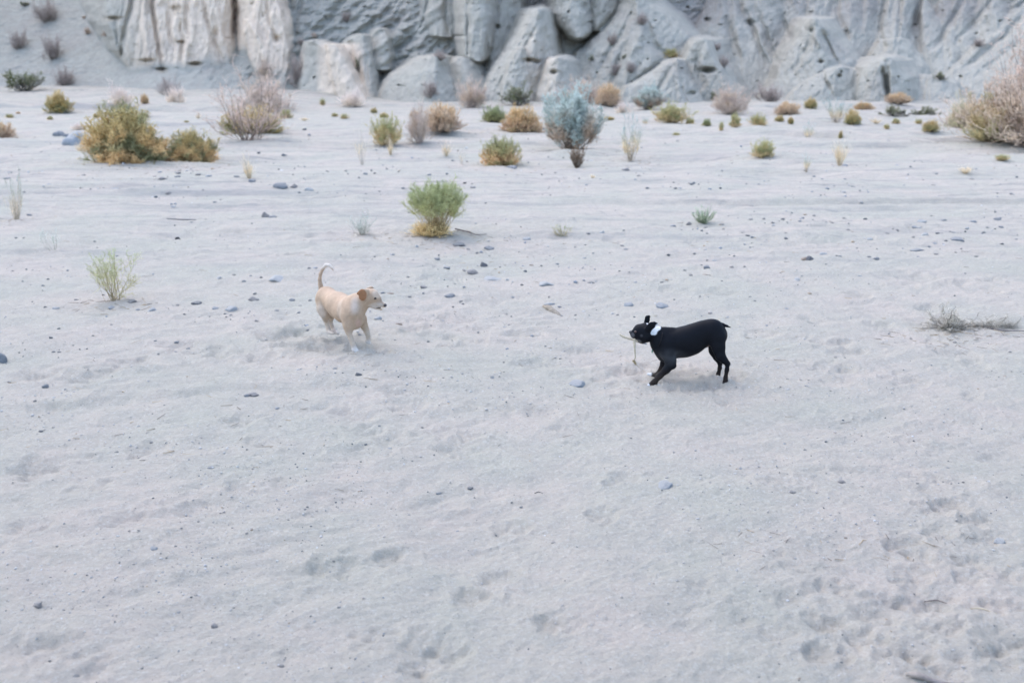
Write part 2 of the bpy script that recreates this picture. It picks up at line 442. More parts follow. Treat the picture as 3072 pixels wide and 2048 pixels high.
# ------------------------------------------------------------------ cliffs
# masses: (foot distance, steepness, belly in metres, roundness, [(v, left edge u, crest u, right edge u), ...])
PR = [
    # pale fluted butte on the left
    (44.0, 2.6, 1.1, 2.4, [(-700, 250, 540, 720), (0, 318, 545, 704), (60, 322, 550, 704), (150, 352, 560, 706), (200, 385, 570, 712), (330, 400, 580, 720)]),
    (43.9, 2.4, 1.0, 2.0, [(-700, 690, 780, 840), (0, 706, 790, 850), (65, 708, 815, 875), (150, 715, 830, 884), (215, 735, 840, 890), (330, 770, 850, 905)]),
    (43.4, 1.9, .5, 1.6, [(55, 738, 746, 756), (90, 735, 760, 786), (170, 750, 795, 835), (250, 770, 815, 870), (330, 790, 830, 890)]),
    (45.6, 2.2, .8, 2.0, [(-500, 860, 900, 960), (0, 862, 900, 950), (70, 870, 900, 930), (120, 880, 890, 900)]),
    # rounded slabs right of the butte
    (45.6, 1.5, .7, 1.8, [(12, 900, 930, 965), (30, 882, 930, 980), (60, 878, 930, 985), (95, 890, 930, 975)]),
    (44.7, 1.3, .7, 1.7, [(60, 925, 950, 975), (75, 902, 950, 1000), (105, 895, 955, 1008), (140, 900, 960, 1012), (200, 910, 960, 1000)]),
    (42.4, 1.9, .9, 1.5, [(122, 932, 944, 958), (136, 922, 960, 1000), (176, 912, 990, 1027), (242, 905, 1020, 1058), (320, 900, 1040, 1100)]),
    (41.7, 2.2, .5, 1.7, [(134, 985, 996, 1004), (176, 985, 1012, 1034), (242, 1000, 1040, 1066), (320, 1020, 1070, 1108)]),
    (43.2, 1.9, .8, 1.5, [(106, 1078, 1088, 1096), (124, 1045, 1092, 1106), (147, 1018, 1095, 1112), (200, 1025, 1100, 1124), (320, 1055, 1110, 1140)]),
    (44.0, 1.8, .6, 1.8, [(88, 1130, 1140, 1150), (110, 1118, 1142, 1162), (170, 1116, 1145, 1168), (210, 1120, 1145, 1165)]),
    (45.4, 1.25, 1.2, 1.4, [(-60, 1240, 1300, 1420), (7, 1172, 1240, 1400), (60, 1100, 1190, 1400), (124, 1010, 1130, 1400), (200, 990, 1120, 1400), (320, 980, 1120, 1400)]),
    (45.4, 1.9, 1.0, 1.7, [(-500, 1200, 1290, 1400), (0, 1235, 1290, 1385), (60, 1250, 1300, 1385), (110, 1280, 1310, 1380)]),
    (42.2, 1.6, .9, 1.5, [(170, 1292, 1306, 1318), (190, 1240, 1308, 1333), (222, 1180, 1300, 1345), (274, 1148, 1300, 1364), (330, 1130, 1300, 1376)]),
    (43.8, 2.8, .9, 2.6, [(-700, 1370, 1440, 1520), (0, 1388, 1440, 1484), (80, 1386, 1440, 1480), (140, 1390, 1438, 1474), (168, 1398, 1436, 1462), (180, 1420, 1436, 1448)]),
    (43.2, 1.4, .8, 1.5, [(172, 1380, 1392, 1404), (190, 1350, 1395, 1432), (240, 1335, 1400, 1455), (330, 1320, 1405, 1470)]),
    (44.8, 2.0, .9, 1.6, [(-300, 1470, 1510, 1580), (40, 1478, 1505, 1560), (120, 1470, 1490, 1530), (240, 1440, 1465, 1500)]),
    # pointed fin in the middle
    (41.9, 2.1, 1.1, 1.35, [(26, 1606, 1613, 1622), (40, 1592, 1612, 1632), (75, 1572, 1608, 1642), (118, 1545, 1602, 1656), (160, 1518, 1596, 1660), (208, 1486, 1588, 1652), (268, 1456, 1580, 1640), (330, 1440, 1575, 1640)]),
    (41.5, 2.3, .5, 1.4, [(146, 1556, 1563, 1570), (190, 1530, 1555, 1578), (250, 1510, 1550, 1592), (330, 1500, 1550, 1600)]),
    (43.6, 2.4, 1.1, 2.2, [(-500, 1640, 1730, 1800), (0, 1668, 1725, 1765), (40, 1660, 1722, 1775), (75, 1676, 1726, 1772), (100, 1704, 1732, 1762), (112, 1722, 1736, 1748)]),
    (44.5, 2.4, .9, 1.9, [(-500, 1780, 1850, 1920), (0, 1770, 1805, 1850), (60, 1772, 1800, 1835), (96, 1780, 1790, 1805)]),
    (44.4, 1.1, .8, 1.5, [(70, 1640, 1690, 1800), (150, 1650, 1700, 1790), (220, 1650, 1700, 1780), (300, 1640, 1700, 1780)]),
    (41.1, 2.4, .8, 1.9, [(169, 1666, 1673, 1681), (180, 1650, 1674, 1700), (229, 1626, 1674, 1718), (281, 1612, 1676, 1738), (330, 1606, 1680, 1750)]),
    # broad mound
    (42.4, 1.55, 1.7, 1.35, [(-40, 1880, 1900, 1925), (-8, 1868, 1908, 1950), (39, 1848, 1912, 2010), (65, 1825, 1915, 2034), (104, 1796, 1920, 2070), (157, 1732, 1925, 2095), (215, 1722, 1930, 2130), (275, 1704, 1940, 2160), (330, 1690, 1950, 2180)]),
    (41.5, 1.9, .8, 1.4, [(116, 2100, 2112, 2122), (130, 2080, 2118, 2130), (150, 2068, 2126, 2139), (196, 2046, 2146, 2166), (261, 2060, 2178, 2204), (330, 2080, 2215, 2240)]),
    (40.9, 1.9, .8, 1.4, [(178, 2022, 2031, 2040), (196, 1992, 2034, 2050), (215, 1960, 2036, 2060), (261, 1884, 2050, 2088), (330, 1840, 2060, 2125)]),
    # rounded hill behind and second mound
    (46.3, 1.5, 1.8, 1.6, [(-60, 2220, 2300, 2380), (-8, 2190, 2295, 2400), (20, 2170, 2290, 2412), (59, 2150, 2290, 2440), (120, 2140, 2290, 2440), (200, 2150, 2290, 2420), (300, 2150, 2290, 2420)]),
    (42.6, 1.7, 1.2, 1.35, [(54, 2434, 2445, 2456), (85, 2408, 2450, 2484), (118, 2386, 2455, 2508), (170, 2358, 2458, 2552), (202, 2342, 2458, 2582), (235, 2330, 2455, 2596), (287, 2290, 2450, 2606), (330, 2270, 2450, 2610)]),
    (41.8, 1.7, .6, 1.8, [(204, 2490, 2515, 2545), (222, 2450, 2510, 2580), (260, 2400, 2490, 2600), (330, 2330, 2470, 2610)]),
    (41.1, 2.4, .8, 2.4, [(172, 2650, 2658, 2668), (182, 2622, 2662, 2688), (202, 2590, 2664, 2702), (235, 2578, 2666, 2726), (294, 2572, 2666, 2732), (330, 2568, 2666, 2736)]),
    # far right walls
    (48.0, 1.9, 1.1, 2.0, [(-600, 2440, 2540, 2640), (0, 2490, 2550, 2606), (72, 2500, 2555, 2604), (120, 2520, 2565, 2604), (190, 2560, 2580, 2604)]),
    (48.4, 1.9, 1.1, 2.0, [(-600, 2600, 2690, 2780), (0, 2606, 2680, 2754), (100, 2606, 2670, 2734), (180, 2620, 2665, 2715)]),
    (47.8, 1.9, 1.2, 1.8, [(-600, 2760, 2860, 3000), (20, 2760, 2810, 2860), (124, 2732, 2780, 2830), (200, 2720, 2760, 2800), (260, 2720, 2750, 2780)]),
    (47.2, 1.8, 1.1, 1.8, [(-600, 2940, 3040, 3200), (0, 2860, 2930, 3010), (80, 2830, 2890, 2960), (160, 2800, 2850, 2900)]),
    (44.6, 1.2, .7, 1.5, [(120, 2640, 2680, 2720), (200, 2600, 2690, 2780), (300, 2600, 2700, 2800)]),
    (43.6, 1.0, 1.6, 1.2, [(-300, 3330, 3500, 4300), (-20, 3092, 3300, 4200), (0, 3068, 3280, 4200), (100, 2962, 3200, 4200), (200, 2862, 3130, 4200), (242, 2818, 3100, 4200), (330, 2780, 3060, 4200)]),
    (43.2, .7, .5, 1.5, [(226, 2740, 2790, 2830), (250, 2730, 2800, 2870), (330, 2700, 2800, 2900)]),
    (43.2, 1.4, 1.2, 1.6, [(-400, -900, -700, -450), (330, -1100, -800, -350)]),
]
# gullies (+) and ribs (-): metres, half width px, points
LINES = [
    (.55, 7, [(398, -60), (392, 20), (372, 110), (366, 160)]), (.7, 6, [(460, -80), (458, 20), (470, 110), (486, 205)]), (.35, 8, [(500, -60), (505, 60), (520, 150)]),
    (-.35, 9, [(432, -60), (436, 80), (452, 200)]), (.45, 7, [(600, -60), (618, 60), (650, 140), (668, 190)]), (-.3, 9, [(640, -40), (660, 90), (690, 200)]),
    (.9, 9, [(706, -100), (706, 60), (704, 125)]), (.4, 6, [(790, -40), (806, 60), (830, 124)]), (-.35, 8, [(820, -40), (850, 80), (868, 170)]), (.3, 6, [(560, -40), (556, 60), (566, 120)]),
    (.35, 5, [(540, 60), (548, 130), (540, 195)]), (.35, 6, [(346, 60), (352, 120), (372, 180)]), (-.3, 9, [(745, 59), (775, 120), (803, 190)]),
    (.5, 7, [(905, 0), (890, 50), (880, 110)]), (.4, 7, [(1050, 130), (1062, 180), (1085, 240)]), (.3, 6, [(1100, 150), (1098, 200), (1106, 260)]),
    (-.3, 8, [(1176, 7), (1100, 68), (1012, 124)]), (-.3, 8, [(1330, 10), (1240, 70), (1150, 130), (1060, 180)]), (.4, 9, [(1240, 20), (1180, 75), (1100, 125)]), (.35, 9, [(1320, 60), (1230, 120), (1140, 170)]),
    (.4, 8, [(1290, 130), (1210, 175), (1130, 210)]), (.5, 5, [(1402, 10), (1404, 100), (1406, 172)]), (.5, 7, [(1290, -40), (1280, 30), (1262, 80)]), (.45, 7, [(1345, -40), (1335, 40), (1345, 100)]),
    (-.3, 6, [(1600, 50), (1550, 140), (1490, 250)]), (.3, 5, [(1612, 80), (1575, 140), (1568, 190)]), (.3, 8, [(1635, 90), (1640, 160), (1625, 230)]),
    (-.35, 10, [(1880, 10), (1820, 100), (1750, 170)]), (.5, 9, [(1900, 20), (1880, 80), (1830, 150), (1790, 230)]), (-.3, 9, [(1960, 20), (2010, 60), (2060, 120)]), (.5, 10, [(1935, 60), (1960, 130), (2000, 170)]),
    (.4, 9, [(1880, 130), (1850, 190), (1830, 270)]), (-.3, 10, [(1920, 110), (1890, 180), (1870, 260)]), (.4, 8, [(1990, 180), (1940, 220), (1890, 250)]), (.4, 10, [(2095, 150), (2090, 200), (2110, 260)]),
    (.3, 6, [(2020, 200), (1990, 240), (1960, 290)]), (.3, 6, [(2040, 220), (2050, 270), (2060, 310)]), (.6, 9, [(1850, 40), (1800, 90), (1745, 140)]),
    (.55, 7, [(2240, 40), (2262, 100), (2300, 190)]), (.5, 7, [(2276, 40), (2300, 110), (2342, 205)]), (-.3, 8, [(2258, 60), (2282, 120), (2322, 200)]), (.5, 10, [(2180, 60), (2200, 130), (2230, 200)]),
    (.5, 8, [(2340, 40), (2360, 90), (2372, 130)]), (.4, 8, [(2210, -20), (2225, 30), (2240, 70)]), (.6, 6, [(2463, 98), (2490, 140), (2512, 195)]), (-.3, 7, [(2452, 62), (2505, 120), (2560, 190)]),
    (-.2, 7, [(2440, 100), (2470, 150), (2490, 200)]), (.35, 8, [(2430, 110), (2410, 160), (2380, 220)]), (.8, 7, [(2644, 205), (2654, 235), (2667, 300)]), (.4, 6, [(2470, 215), (2480, 250), (2500, 290)]),
    (.8, 9, [(2760, -60), (2757, 20), (2731, 124)]), (.5, 9, [(2520, -20), (2512, 40), (2530, 90)]), (.5, 7, [(2660, -20), (2640, 70), (2650, 150)]), (.4, 7, [(2700, -10), (2700, 60), (2690, 130)]), (.5, 9, [(2900, -20), (2850, 70), (2800, 150)]),
    (.4, 8, [(2990, -20), (2930, 60), (2870, 130)]), (.4, 8, [(3060, 60), (2990, 130), (2900, 200)]), (-.25, 8, [(3100, 0), (2990, 100), (2860, 215)]), (.35, 9, [(3080, 110), (3000, 170), (2930, 230)]),
]

SPURS = []
_sr = random.Random(23)
for i in range(150):
    ua = _sr.uniform(880, 3300); va = _sr.uniform(-160, 235)
    hgt = 290 - va
    lean = _sr.uniform(-.35, .35)
    y0 = 45.6 + _sr.uniform(-.6, 1.0)
    dx_, dy_, dz_ = ray(ua, va); s_ = float(dz_ / dy_)
    ybase, tb = 47.2, 1.6
    ya = (ybase + HC / tb) / (1 - min(s_ / tb, .85)); za = HC + s_ * ya
    if za < .5: continue
    inv = (ya - .15 - y0) / za
    tt = 1 / max(inv, .35)
    g_ = _sr.uniform(.16, .34)
    SPURS.append((y0, tt, _sr.uniform(.5, .9), _sr.uniform(1.1, 1.5),
                  [(v_, ua + lean * (v_ - va) - w_, ua + lean * (v_ - va), ua + lean * (v_ - va) + w_) for v_, w_ in
                   ((va, 3), (va + 8, 9), (va + 40, 14 + 40 * g_), (335, 14 + hgt * g_))]))


def relief(U, V):
    """distance from the camera plane of the cliff face in direction (U, V)"""
    U = np.asarray(U, float); V = np.asarray(V, float)
    dx, dy, dz = ray(U, V)
    s = dz / dy
    Uw = U + 3.5 * fbm(U / 70, V / 60, 3, 31)
    Vw = V + 4 * fbm(U / 60, V / 50, 3, 32)
    # scree base slope: nearer and lower angle at left
    Y0 = np.interp(U, [-900, 0, 300, 420, 480, 630, 700, 900, 1100, 1600, 2200, 2600, 2800, 3072, 3900],
                   [47, 46.5, 45.4, 43.4, 42.6, 42.6, 43.2, 43.8, 44.8, 47.0, 47.6, 48.4, 48.8, 45, 42])
    t = np.interp(U, [-900, 0, 330, 480, 650, 900, 1200, 1700, 2200, 2700, 3100, 3900],
                  [.62, .62, .62, .60, .62, 1.1, 1.5, 1.7, 1.7, 1.6, 1.0, .8])
    Yb = (Y0 + HC / t) / (1 - np.minimum(s / t, .85))
    # gullies in the slope
    Yb = Yb + 0.35 * fbm(U / 60 + V / 90, V / 130, 3, 33) * ss(305, 180, V) * ss(330, 800, U)
    Yb = Yb + 0.16 * fbm(U / 40 + V / 40, V / 22, 3, 34) * ss(300, 220, V) * np.interp(U, [0, 700, 900], [.4, .3, 1])
    best = Yb
    for (y0, tt, c, p, kn) in PR + SPURS:
        kn = np.array(kn, float)
        v0, v1 = kn[0, 0], kn[-1, 0]
        uL, uc, uR = [np.interp(Vw, kn[:, 0], kn[:, j]) for j in (1, 2, 3)]
        yp = (y0 + HC / tt) / (1 - np.minimum(s / tt, .85))
        dl = uc - Uw
        q = np.where(dl > 0, dl / np.maximum(uc - uL, 1.5), -dl / np.maximum(uR - uc, 1.5))
        out = np.maximum(uL - Uw, 0) + np.maximum(Uw - uR, 0)
        belly = c * np.clip((uR - uL) / 110.0, .25, 1)
        yy = yp + belly * np.minimum(q, 1) ** p + out * .075
        yy = yy + np.maximum(v0 - Vw, 0) * .40 + np.where(v1 < 285, np.maximum(Vw - v1, 0) * .12, 0)
        k = .10
        hh = np.clip(.5 + .5 * (best - yy) / k, 0, 1)
        best = best * (1 - hh) + yy * hh - k * hh * (1 - hh)
    rock = ss(0.0, .7, Yb - best)           # how much of this is bare rock rather than scree
    n = 0.09 * fbm(Uw / 24 + V / 90, Vw / 34, 4, 41) + 0.07 * np.abs(fbm(Uw / 15 + .3 * noise2(U / 40, V / 40, 2), Vw / 55, 3, 42))
    n = n * np.where(U < 900, .5, np.where(U < 1400, .5, .8)) + (U < 900) * .11 * fbm(Uw / 20 + V / 160, Vw / 230, 3, 45)
    n2 = 0.10 * fbm(U / 40 + V / 30, V / 15 - U / 90, 4, 43)
    for (amp, wd, pts) in LINES:
        m = 0
        for k_ in range(len(pts) - 1):
            ax, ay = pts[k_]; bx, by = pts[k_ + 1]
            L2 = (bx - ax) ** 2 + (by - ay) ** 2
            t_ = np.clip(((Uw - ax) * (bx - ax) + (Vw - ay) * (by - ay)) / L2, 0, 1)
            d2 = (Uw - ax - t_ * (bx - ax)) ** 2 + (Vw - ay - t_ * (by - ay)) ** 2
            tt_ = (k_ + t_) / (len(pts) - 1)
            m = np.maximum(m, np.exp(-d2 / wd ** 2) * (1 - .6 * np.abs(2 * tt_ - 1) ** 3))
        best = best + amp * (.6 if ax < 900 else .6) * m
    pit = ss(.7, 1.0, noise2(U / 17, V / 13, 47)) * .2
    best = best + rock * n + (1 - rock) * n2 * ss(300, 240, V) * np.interp(U, [0, 300, 480, 640, 700, 1500, 3072], [.4, .25, .08, .08, .25, .35, .8]) + pit * ss(330, 900, U)
    best = best - 1.9 * ss(1000, 1350, U)
    # caves and overhang slots
    for (hu, hv, ru, rv, d) in HOLES:
        q = ((U - hu) / ru) ** 2 + ((V - hv) / rv) ** 2
        best = best + .45 * d * np.exp(-q ** 1.2)
    return best, rock


HOLES = [(2124, 211, 20, 8, 1.6), (1586, 181, 16, 5, 1.0), (1608, 186, 12, 5, .8), (1662, 217, 9, 7, 1.0), (1757, 22, 10, 12, 1.0),
         (1770, 40, 6, 12, .8), (2122, 60, 9, 6, 1.0), (440, 182, 20, 5, .7), (484, 209, 14, 5, 1.0), (585, 192, 18, 5, .9),
         (340, 55, 22, 5, .8), (542, 127, 14, 4, .5), (527, 26, 16, 8, .4), (567, 172, 8, 16, .4), (1492, 81, 7, 6, 1.0), (1376, 108, 14, 4, .9), (1686, 93, 6, 5, .7),
         (1770, 68, 7, 4, .7), (2462, 186, 7, 4, .8), (2435, 93, 6, 8, .7), (647, 100, 8, 14, .5), (705, 60, 12, 75, .8), (2752, 80, 12, 80, .9), (2662, 255, 7, 45, .9),
         (2076, 280, 10, 6, .9), (2518, 228, 6, 5, .7), (2250, 70, 16, 10, .8), (830, 118, 9, 10, .6), (1462, 140, 5, 30, .6), (365, 165, 4, 22, .6),
         (2190, 150, 12, 14, .6), (2540, 110, 12, 20, .7), (2610, 175, 30, 5, .6), (1040, 130, 18, 10, .6), (1210, 95, 14, 8, .6)]


def cliff_material():
    m, nt, b = new_mat('cliff_rock', .95, .1)
    g = N(nt, 'ShaderNodeNewGeometry'); P = g.outputs['Position']
    a = N(nt, 'ShaderNodeAttribute', attribute_name='Col')
    n1 = noise_node(nt, P, .55, 5); n2 = noise_node(nt, P, 3.5, 5, .65); n3 = noise_node(nt, P, 14, 4, .7)
    f = ramp(nt, n2, .3, .72, .86, 1.12)
    mul = nt.nodes.new('ShaderNodeVectorMath'); mul.operation = 'SCALE'
    nt.links.new(a.outputs['Color'], mul.inputs[0]); nt.links.new(f, mul.inputs['Scale'])
    c = mixc(nt, mul.outputs[0], (.35, .31, .285), ramp(nt, n1, .5, .75, 0, .45))
    c = mixc(nt, c, (.15, .145, .145), ramp(nt, n3, .68, .9, 0, .3))
    nt.links.new(c, b.inputs['Base Color'])
    mp = N(nt, 'ShaderNodeMapping'); mp.inputs['Scale'].default_value = (1.3, 1, .5)
    nt.links.new(P, mp.inputs['Vector'])
    nb = noise_node(nt, mp.outputs[0], 5.0, 8, .74)
    bp = N(nt, 'ShaderNodeBump'); bp.inputs['Strength'].default_value = .9; bp.inputs['Distance'].default_value = .15
    nt.links.new(nb, bp.inputs['Height']); nt.links.new(bp.outputs[0], b.inputs['Normal'])
    return m


def build_cliff():
    u = np.concatenate([np.linspace(-1400, -60, 200, endpoint=False), np.arange(-60, 3140, 2.6), np.linspace(3140, 4500, 200)])
    v = np.concatenate([np.arange(345, -30, -1.7), np.linspace(-32, -700, 70)])
    V_, U_ = np.meshgrid(v, u, indexing='ij')
    Yd, rock = relief(U_, V_)
    dx, dy, dz = ray(U_, V_)
    X = dx / dy * Yd; Z = HC + dz / dy * Yd
    nv, nu = U_.shape
    # rock colours: cream butte at left, greenish grey slabs, darker purplish tint with distance to separate depth layers
    cream = ss(330, 480, U_) * (1 - ss(860, 900, U_ - .12 * V_)) * (1 - ss(190, 235, V_)) * rock
    cream = np.maximum(cream, .8 * rock * ss(940, 970, U_) * (1 - ss(1075, 1110, U_ - .2 * (V_ - 200))) * ss(120, 140, V_))
    cream = np.maximum(cream, .35 * rock * (1 - ss(.3, 1.2, np.abs(U_ - 1620) / 70)) * ss(20, 200, V_))
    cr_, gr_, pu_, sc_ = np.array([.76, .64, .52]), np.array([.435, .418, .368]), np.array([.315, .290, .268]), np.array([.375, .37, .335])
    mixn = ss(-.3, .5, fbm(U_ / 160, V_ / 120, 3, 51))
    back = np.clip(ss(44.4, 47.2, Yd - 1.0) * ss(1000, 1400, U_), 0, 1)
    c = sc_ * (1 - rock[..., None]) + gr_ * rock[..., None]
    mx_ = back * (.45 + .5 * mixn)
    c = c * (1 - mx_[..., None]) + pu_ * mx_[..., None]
    c = c * (1 - cream[..., None]) + cr_ * cream[..., None]
    red = np.exp(-((U_ - 705) / 7) ** 2) * (1 - ss(95, 125, V_)) * ss(-.4, .4, noise2(U_ / 9, V_ / 22, 4))
    c = c * (1 - .75 * red[..., None]) + np.array([.25, .15, .11]) * .75 * red[..., None]
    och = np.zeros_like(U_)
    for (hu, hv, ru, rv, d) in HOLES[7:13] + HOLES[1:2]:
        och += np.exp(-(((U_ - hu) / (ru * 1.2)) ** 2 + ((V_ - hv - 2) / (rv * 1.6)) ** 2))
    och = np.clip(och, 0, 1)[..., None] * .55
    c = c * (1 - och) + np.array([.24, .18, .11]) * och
    P = np.stack([X, Yd, Z], -1)
    # the top runs back as a plateau
    last = P[-1].copy(); l2 = last.copy(); l2[:, 1] += 25; l2[:, 2] += 4; l3 = last.copy(); l3[:, 1] += 200; l3[:, 2] += 5
    P = np.concatenate([P, l2[None], l3[None]]); c = np.concatenate([c, c[-1:], c[-1:]])
    nv += 2
    i = np.arange(nv - 1)[:, None]; j = np.arange(nu - 1)[None, :]
    Fc = np.stack([i * nu + j, i * nu + j + 1, (i + 1) * nu + j + 1, (i + 1) * nu + j], -1).reshape(-1, 4)
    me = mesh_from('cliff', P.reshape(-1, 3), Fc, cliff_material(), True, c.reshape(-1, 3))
    link('cliff', me, kind='structure')
build_cliff()


def cpt(u, v):
    Y, _ = relief(np.array([float(u)]), np.array([float(v)]))
    return at(u, v, float(Y[0]))

# ------------------------------------------------------------------ shrubs
def prisms(p0, p1, r0, r1, c0, c1):
    """three-sided tapering rods: arrays of n segments"""
    p0, p1 = np.asarray(p0), np.asarray(p1)
    n = len(p0)
    d = p1 - p0
    d = d / (np.linalg.norm(d, axis=1)[:, None] + 1e-9)
    ref = np.where(np.abs(d[:, 2:3]) > .9, np.array([[1., 0, 0]]), np.array([[0, 0, 1.]]))
    a = np.cross(d, ref); a /= np.linalg.norm(a, axis=1)[:, None] + 1e-9
    b = np.cross(d, a)
    V = np.zeros((n, 6, 3)); C = np.zeros((n, 6, 3))
    for k in range(3):
        o = a * math.cos(k * 2.0944) + b * math.sin(k * 2.0944)
        V[:, k] = p0 + o * np.asarray(r0).reshape(-1, 1)
        V[:, 3 + k] = p1 + o * np.asarray(r1).reshape(-1, 1)
        C[:, k] = c0; C[:, 3 + k] = c1
    base = (np.arange(n) * 6)[:, None, None]
    f = np.array([[0, 1, 4, 3], [1, 2, 5, 4], [2, 0, 3, 5]])[None]
    return V.reshape(-1, 3), (base + f).reshape(-1, 4), C.reshape(-1, 3)


def unit(a):
    return a / (np.linalg.norm(a, axis=-1, keepdims=True) + 1e-9)


VEG = 1.85
TWIG = attr_mat('twigs', .85, .1, .18, 9)
_lastshrub = {}


def shrub_meshes(seed, ns=40, nt=1500, sub=2, dome=1.0, elmin=5, vase=.5, rs=.012, rt=.0045, tl=.22, t0=.35,
                 cstem=(.30, .26, .22), clow=(.3, .25, .18), ctop=(.2, .2, .1), cvar=.2, up=.4, spread=.9, lumps=.18, patch=None, leaf=0, vf=4.0, airy=.0):
    """unit shrub: height 1, half width 0.5 (scaled per object). Returns (stem mesh, foliage mesh)."""
    R = np.random.RandomState(seed)
    nmain = ns
    ns = int(ns * vf)
    az = R.uniform(0, 2 * np.pi, ns)
    rho = R.uniform(0, 1, ns) ** .5
    hm = math.sin(math.radians(elmin)) * .95
    lump = 1 + lumps * noise2(rho * np.cos(az) * 2.2, rho * np.sin(az) * 2.2, seed) * 1.3
    rr = R.uniform(.80 - airy, 1.0 + airy * .35, ns) * lump
    top = .93 - tl * .35
    T = np.stack([(.5 - tl * .3) * rho * np.cos(az) * rr, (.5 - tl * .3) * rho * np.sin(az) * rr, (hm + (top - hm) * (1 - rho ** 2.4) ** .6) * rr], -1)
    O = np.stack([R.normal(0, .035, ns), R.normal(0, .035, ns), np.full(ns, -.03)], -1)
    Cc = O + np.stack([T[:, 0] * (1 - vase), T[:, 1] * (1 - vase), T[:, 2] * (.35 + .3 * vase)], -1)
    Cc += R.normal(0, .035, (ns, 3))

    def bez(i, t):
        t = t[:, None]
        return O[i] * (1 - t) ** 2 + Cc[i] * 2 * t * (1 - t) + T[i] * t * t

    def dbez(i, t):
        t = t[:, None]
        return unit((Cc[i] - O[i]) * (1 - t) + (T[i] - Cc[i]) * t)
    k = 6
    rs = np.repeat(np.where(np.arange(ns) < nmain, rs, rs * .42), k)
    idx = np.repeat(np.arange(ns), k)
    ta = np.tile(np.arange(k) / k, ns); tb = ta + 1 / k
    wob = R.normal(0, .010, (ns, k + 1, 3)); wob[:, 0] = 0
    pa = bez(idx, ta) + wob[:, :-1].reshape(-1, 3); pb = bez(idx, tb) + wob[:, 1:].reshape(-1, 3)
    col = lambda base, n: np.array(base)[None] * (1 + R.uniform(-cvar, cvar, (n, 1)))
    cs = np.repeat(col(cstem, ns), k, axis=0)
    sv, sf, sc = prisms(pa, pb, rs * (1 - .8 * ta), rs * (1 - .8 * tb), cs, cs)

    # twigs
    i = R.randint(0, ns, nt); t = t0 + (1 - t0) * R.uniform(0, 1, nt) ** .75
    p = bez(i, t)
    d = unit(dbez(i, t) * .8 + R.normal(0, spread * .5, (nt, 3)) + np.array([0, 0, up]))
    L = tl * .8 * R.uniform(.35, 1, nt) * (1.15 - .5 * t)
    mid = p + d * L[:, None] * .5
    d2 = unit(d + R.normal(0, .25, (nt, 3)) + np.array([0, 0, up * .4]))
    e = mid + d2 * L[:, None] * .5
    P0, P1, RA, RB, LV = [p, mid], [mid, e], [np.full(nt, rt), np.full(nt, rt * .85)], [np.full(nt, rt * .85), np.full(nt, rt * .5)], [0, 0]
    par_m, par_e, par_d, par_L = mid, e, d2, L
    for s in range(sub):
        for tt in (0.15, .6):
            q = par_m + (par_e - par_m) * (tt + R.uniform(0, .35, len(par_m)))[:, None]
            dd = unit(par_d + R.normal(0, spread * .75, q.shape) + np.array([0, 0, up * .3]))
            e2 = q + dd * (par_L * R.uniform(.25, .55))[:, None]
            P0.append(q); P1.append(e2); RA.append(np.full(len(q), rt * .75)); RB.append(np.full(len(q), rt * .4)); LV.append(1)
        par_m, par_e, par_d, par_L = q, e2, dd, par_L * .7
    P0 = np.concatenate(P0); P1 = np.concatenate(P1); RA = np.concatenate(RA); RB = np.concatenate(RB)
    ok = P0[:, 2] > .0
    P0, P1, RA, RB = P0[ok], P1[ok], RA[ok], RB[ok]
    P1[:, 2] = np.maximum(P1[:, 2], -.01)

    def colour(Q):
        hgt = ss(.15, .75, Q[:, 2] + .12 * noise2(Q[:, 0] * 6, Q[:, 1] * 6, seed + 2))[:, None]
        c = (np.array(clow)[None] * (1 - hgt) + np.array(ctop)[None] * hgt) * VEG
        if patch is not None:
            m = ss(-.1, .45, noise3(Q[:, 0] * 5, Q[:, 1] * 5, Q[:, 2] * 4 + seed))[:, None]
            c = c * (1 - m) + VEG * np.array(patch)[None] * m
        return c
    jit = (1 + R.uniform(-cvar, cvar, (len(P0), 1)))
    fv, ff, fc = prisms(P0, P1, RA, RB, colour(P0) * jit, colour(P1) * jit)
    if leaf:
        # small flat leaves on the twig ends
        j = R.randint(0, len(P0), leaf)
        c0 = P0[j] + (P1[j] - P0[j]) * R.uniform(.2, 1.1, (leaf, 1))
        a = unit(R.normal(0, 1, (leaf, 3))); b = unit(np.cross(a, R.normal(0, 1, (leaf, 3))))
        s = rt * 3.2 * R.uniform(.6, 1.4, (leaf, 1))
        q = np.stack([c0 - a * s, c0 + b * s * .5, c0 + a * s, c0 - b * s * .5], 1).reshape(-1, 3)
        qf = (np.arange(leaf) * 4)[:, None] + np.arange(4)[None] + len(fv)
        qc = np.repeat(colour(c0) * (1 + R.uniform(-cvar, cvar, (leaf, 1))), 4, axis=0)
        fv = np.concatenate([fv, q]); ff = np.concatenate([ff, qf]); fc = np.concatenate([fc, qc])
    rr_ = np.percentile(np.hypot(fv[:, 0], fv[:, 1]), 98); zz_ = np.percentile(fv[:, 2], 99.3)
    k_ = np.array([.5 / rr_, .5 / rr_, 1 / zz_])
    sv = sv * k_; fv = fv * k_
    return (mesh_from('stems', sv, sf, TWIG, False, np.clip(sc, .005, 1)), mesh_from('foliage', fv, ff, TWIG, False, np.clip(fc, .005, 1)))


# colour shorthands (real plant colours)
GREEN = (.125, .165, .055); OLIVE = (.20, .19, .09); GOLD = (.38, .30, .16); TAN = (.42, .31, .19); PINK = (.33, .275, .235)
GREY = (.24, .26, .235); BLUE = (.225, .275, .265); BROWN = (.13, .095, .07); DARK = (.10, .095, .085); STRAW = (.50, .40, .26); PALE = (.50, .43, .36)
ORNG = (.40, .25, .12); PURP = (.20, .165, .16)

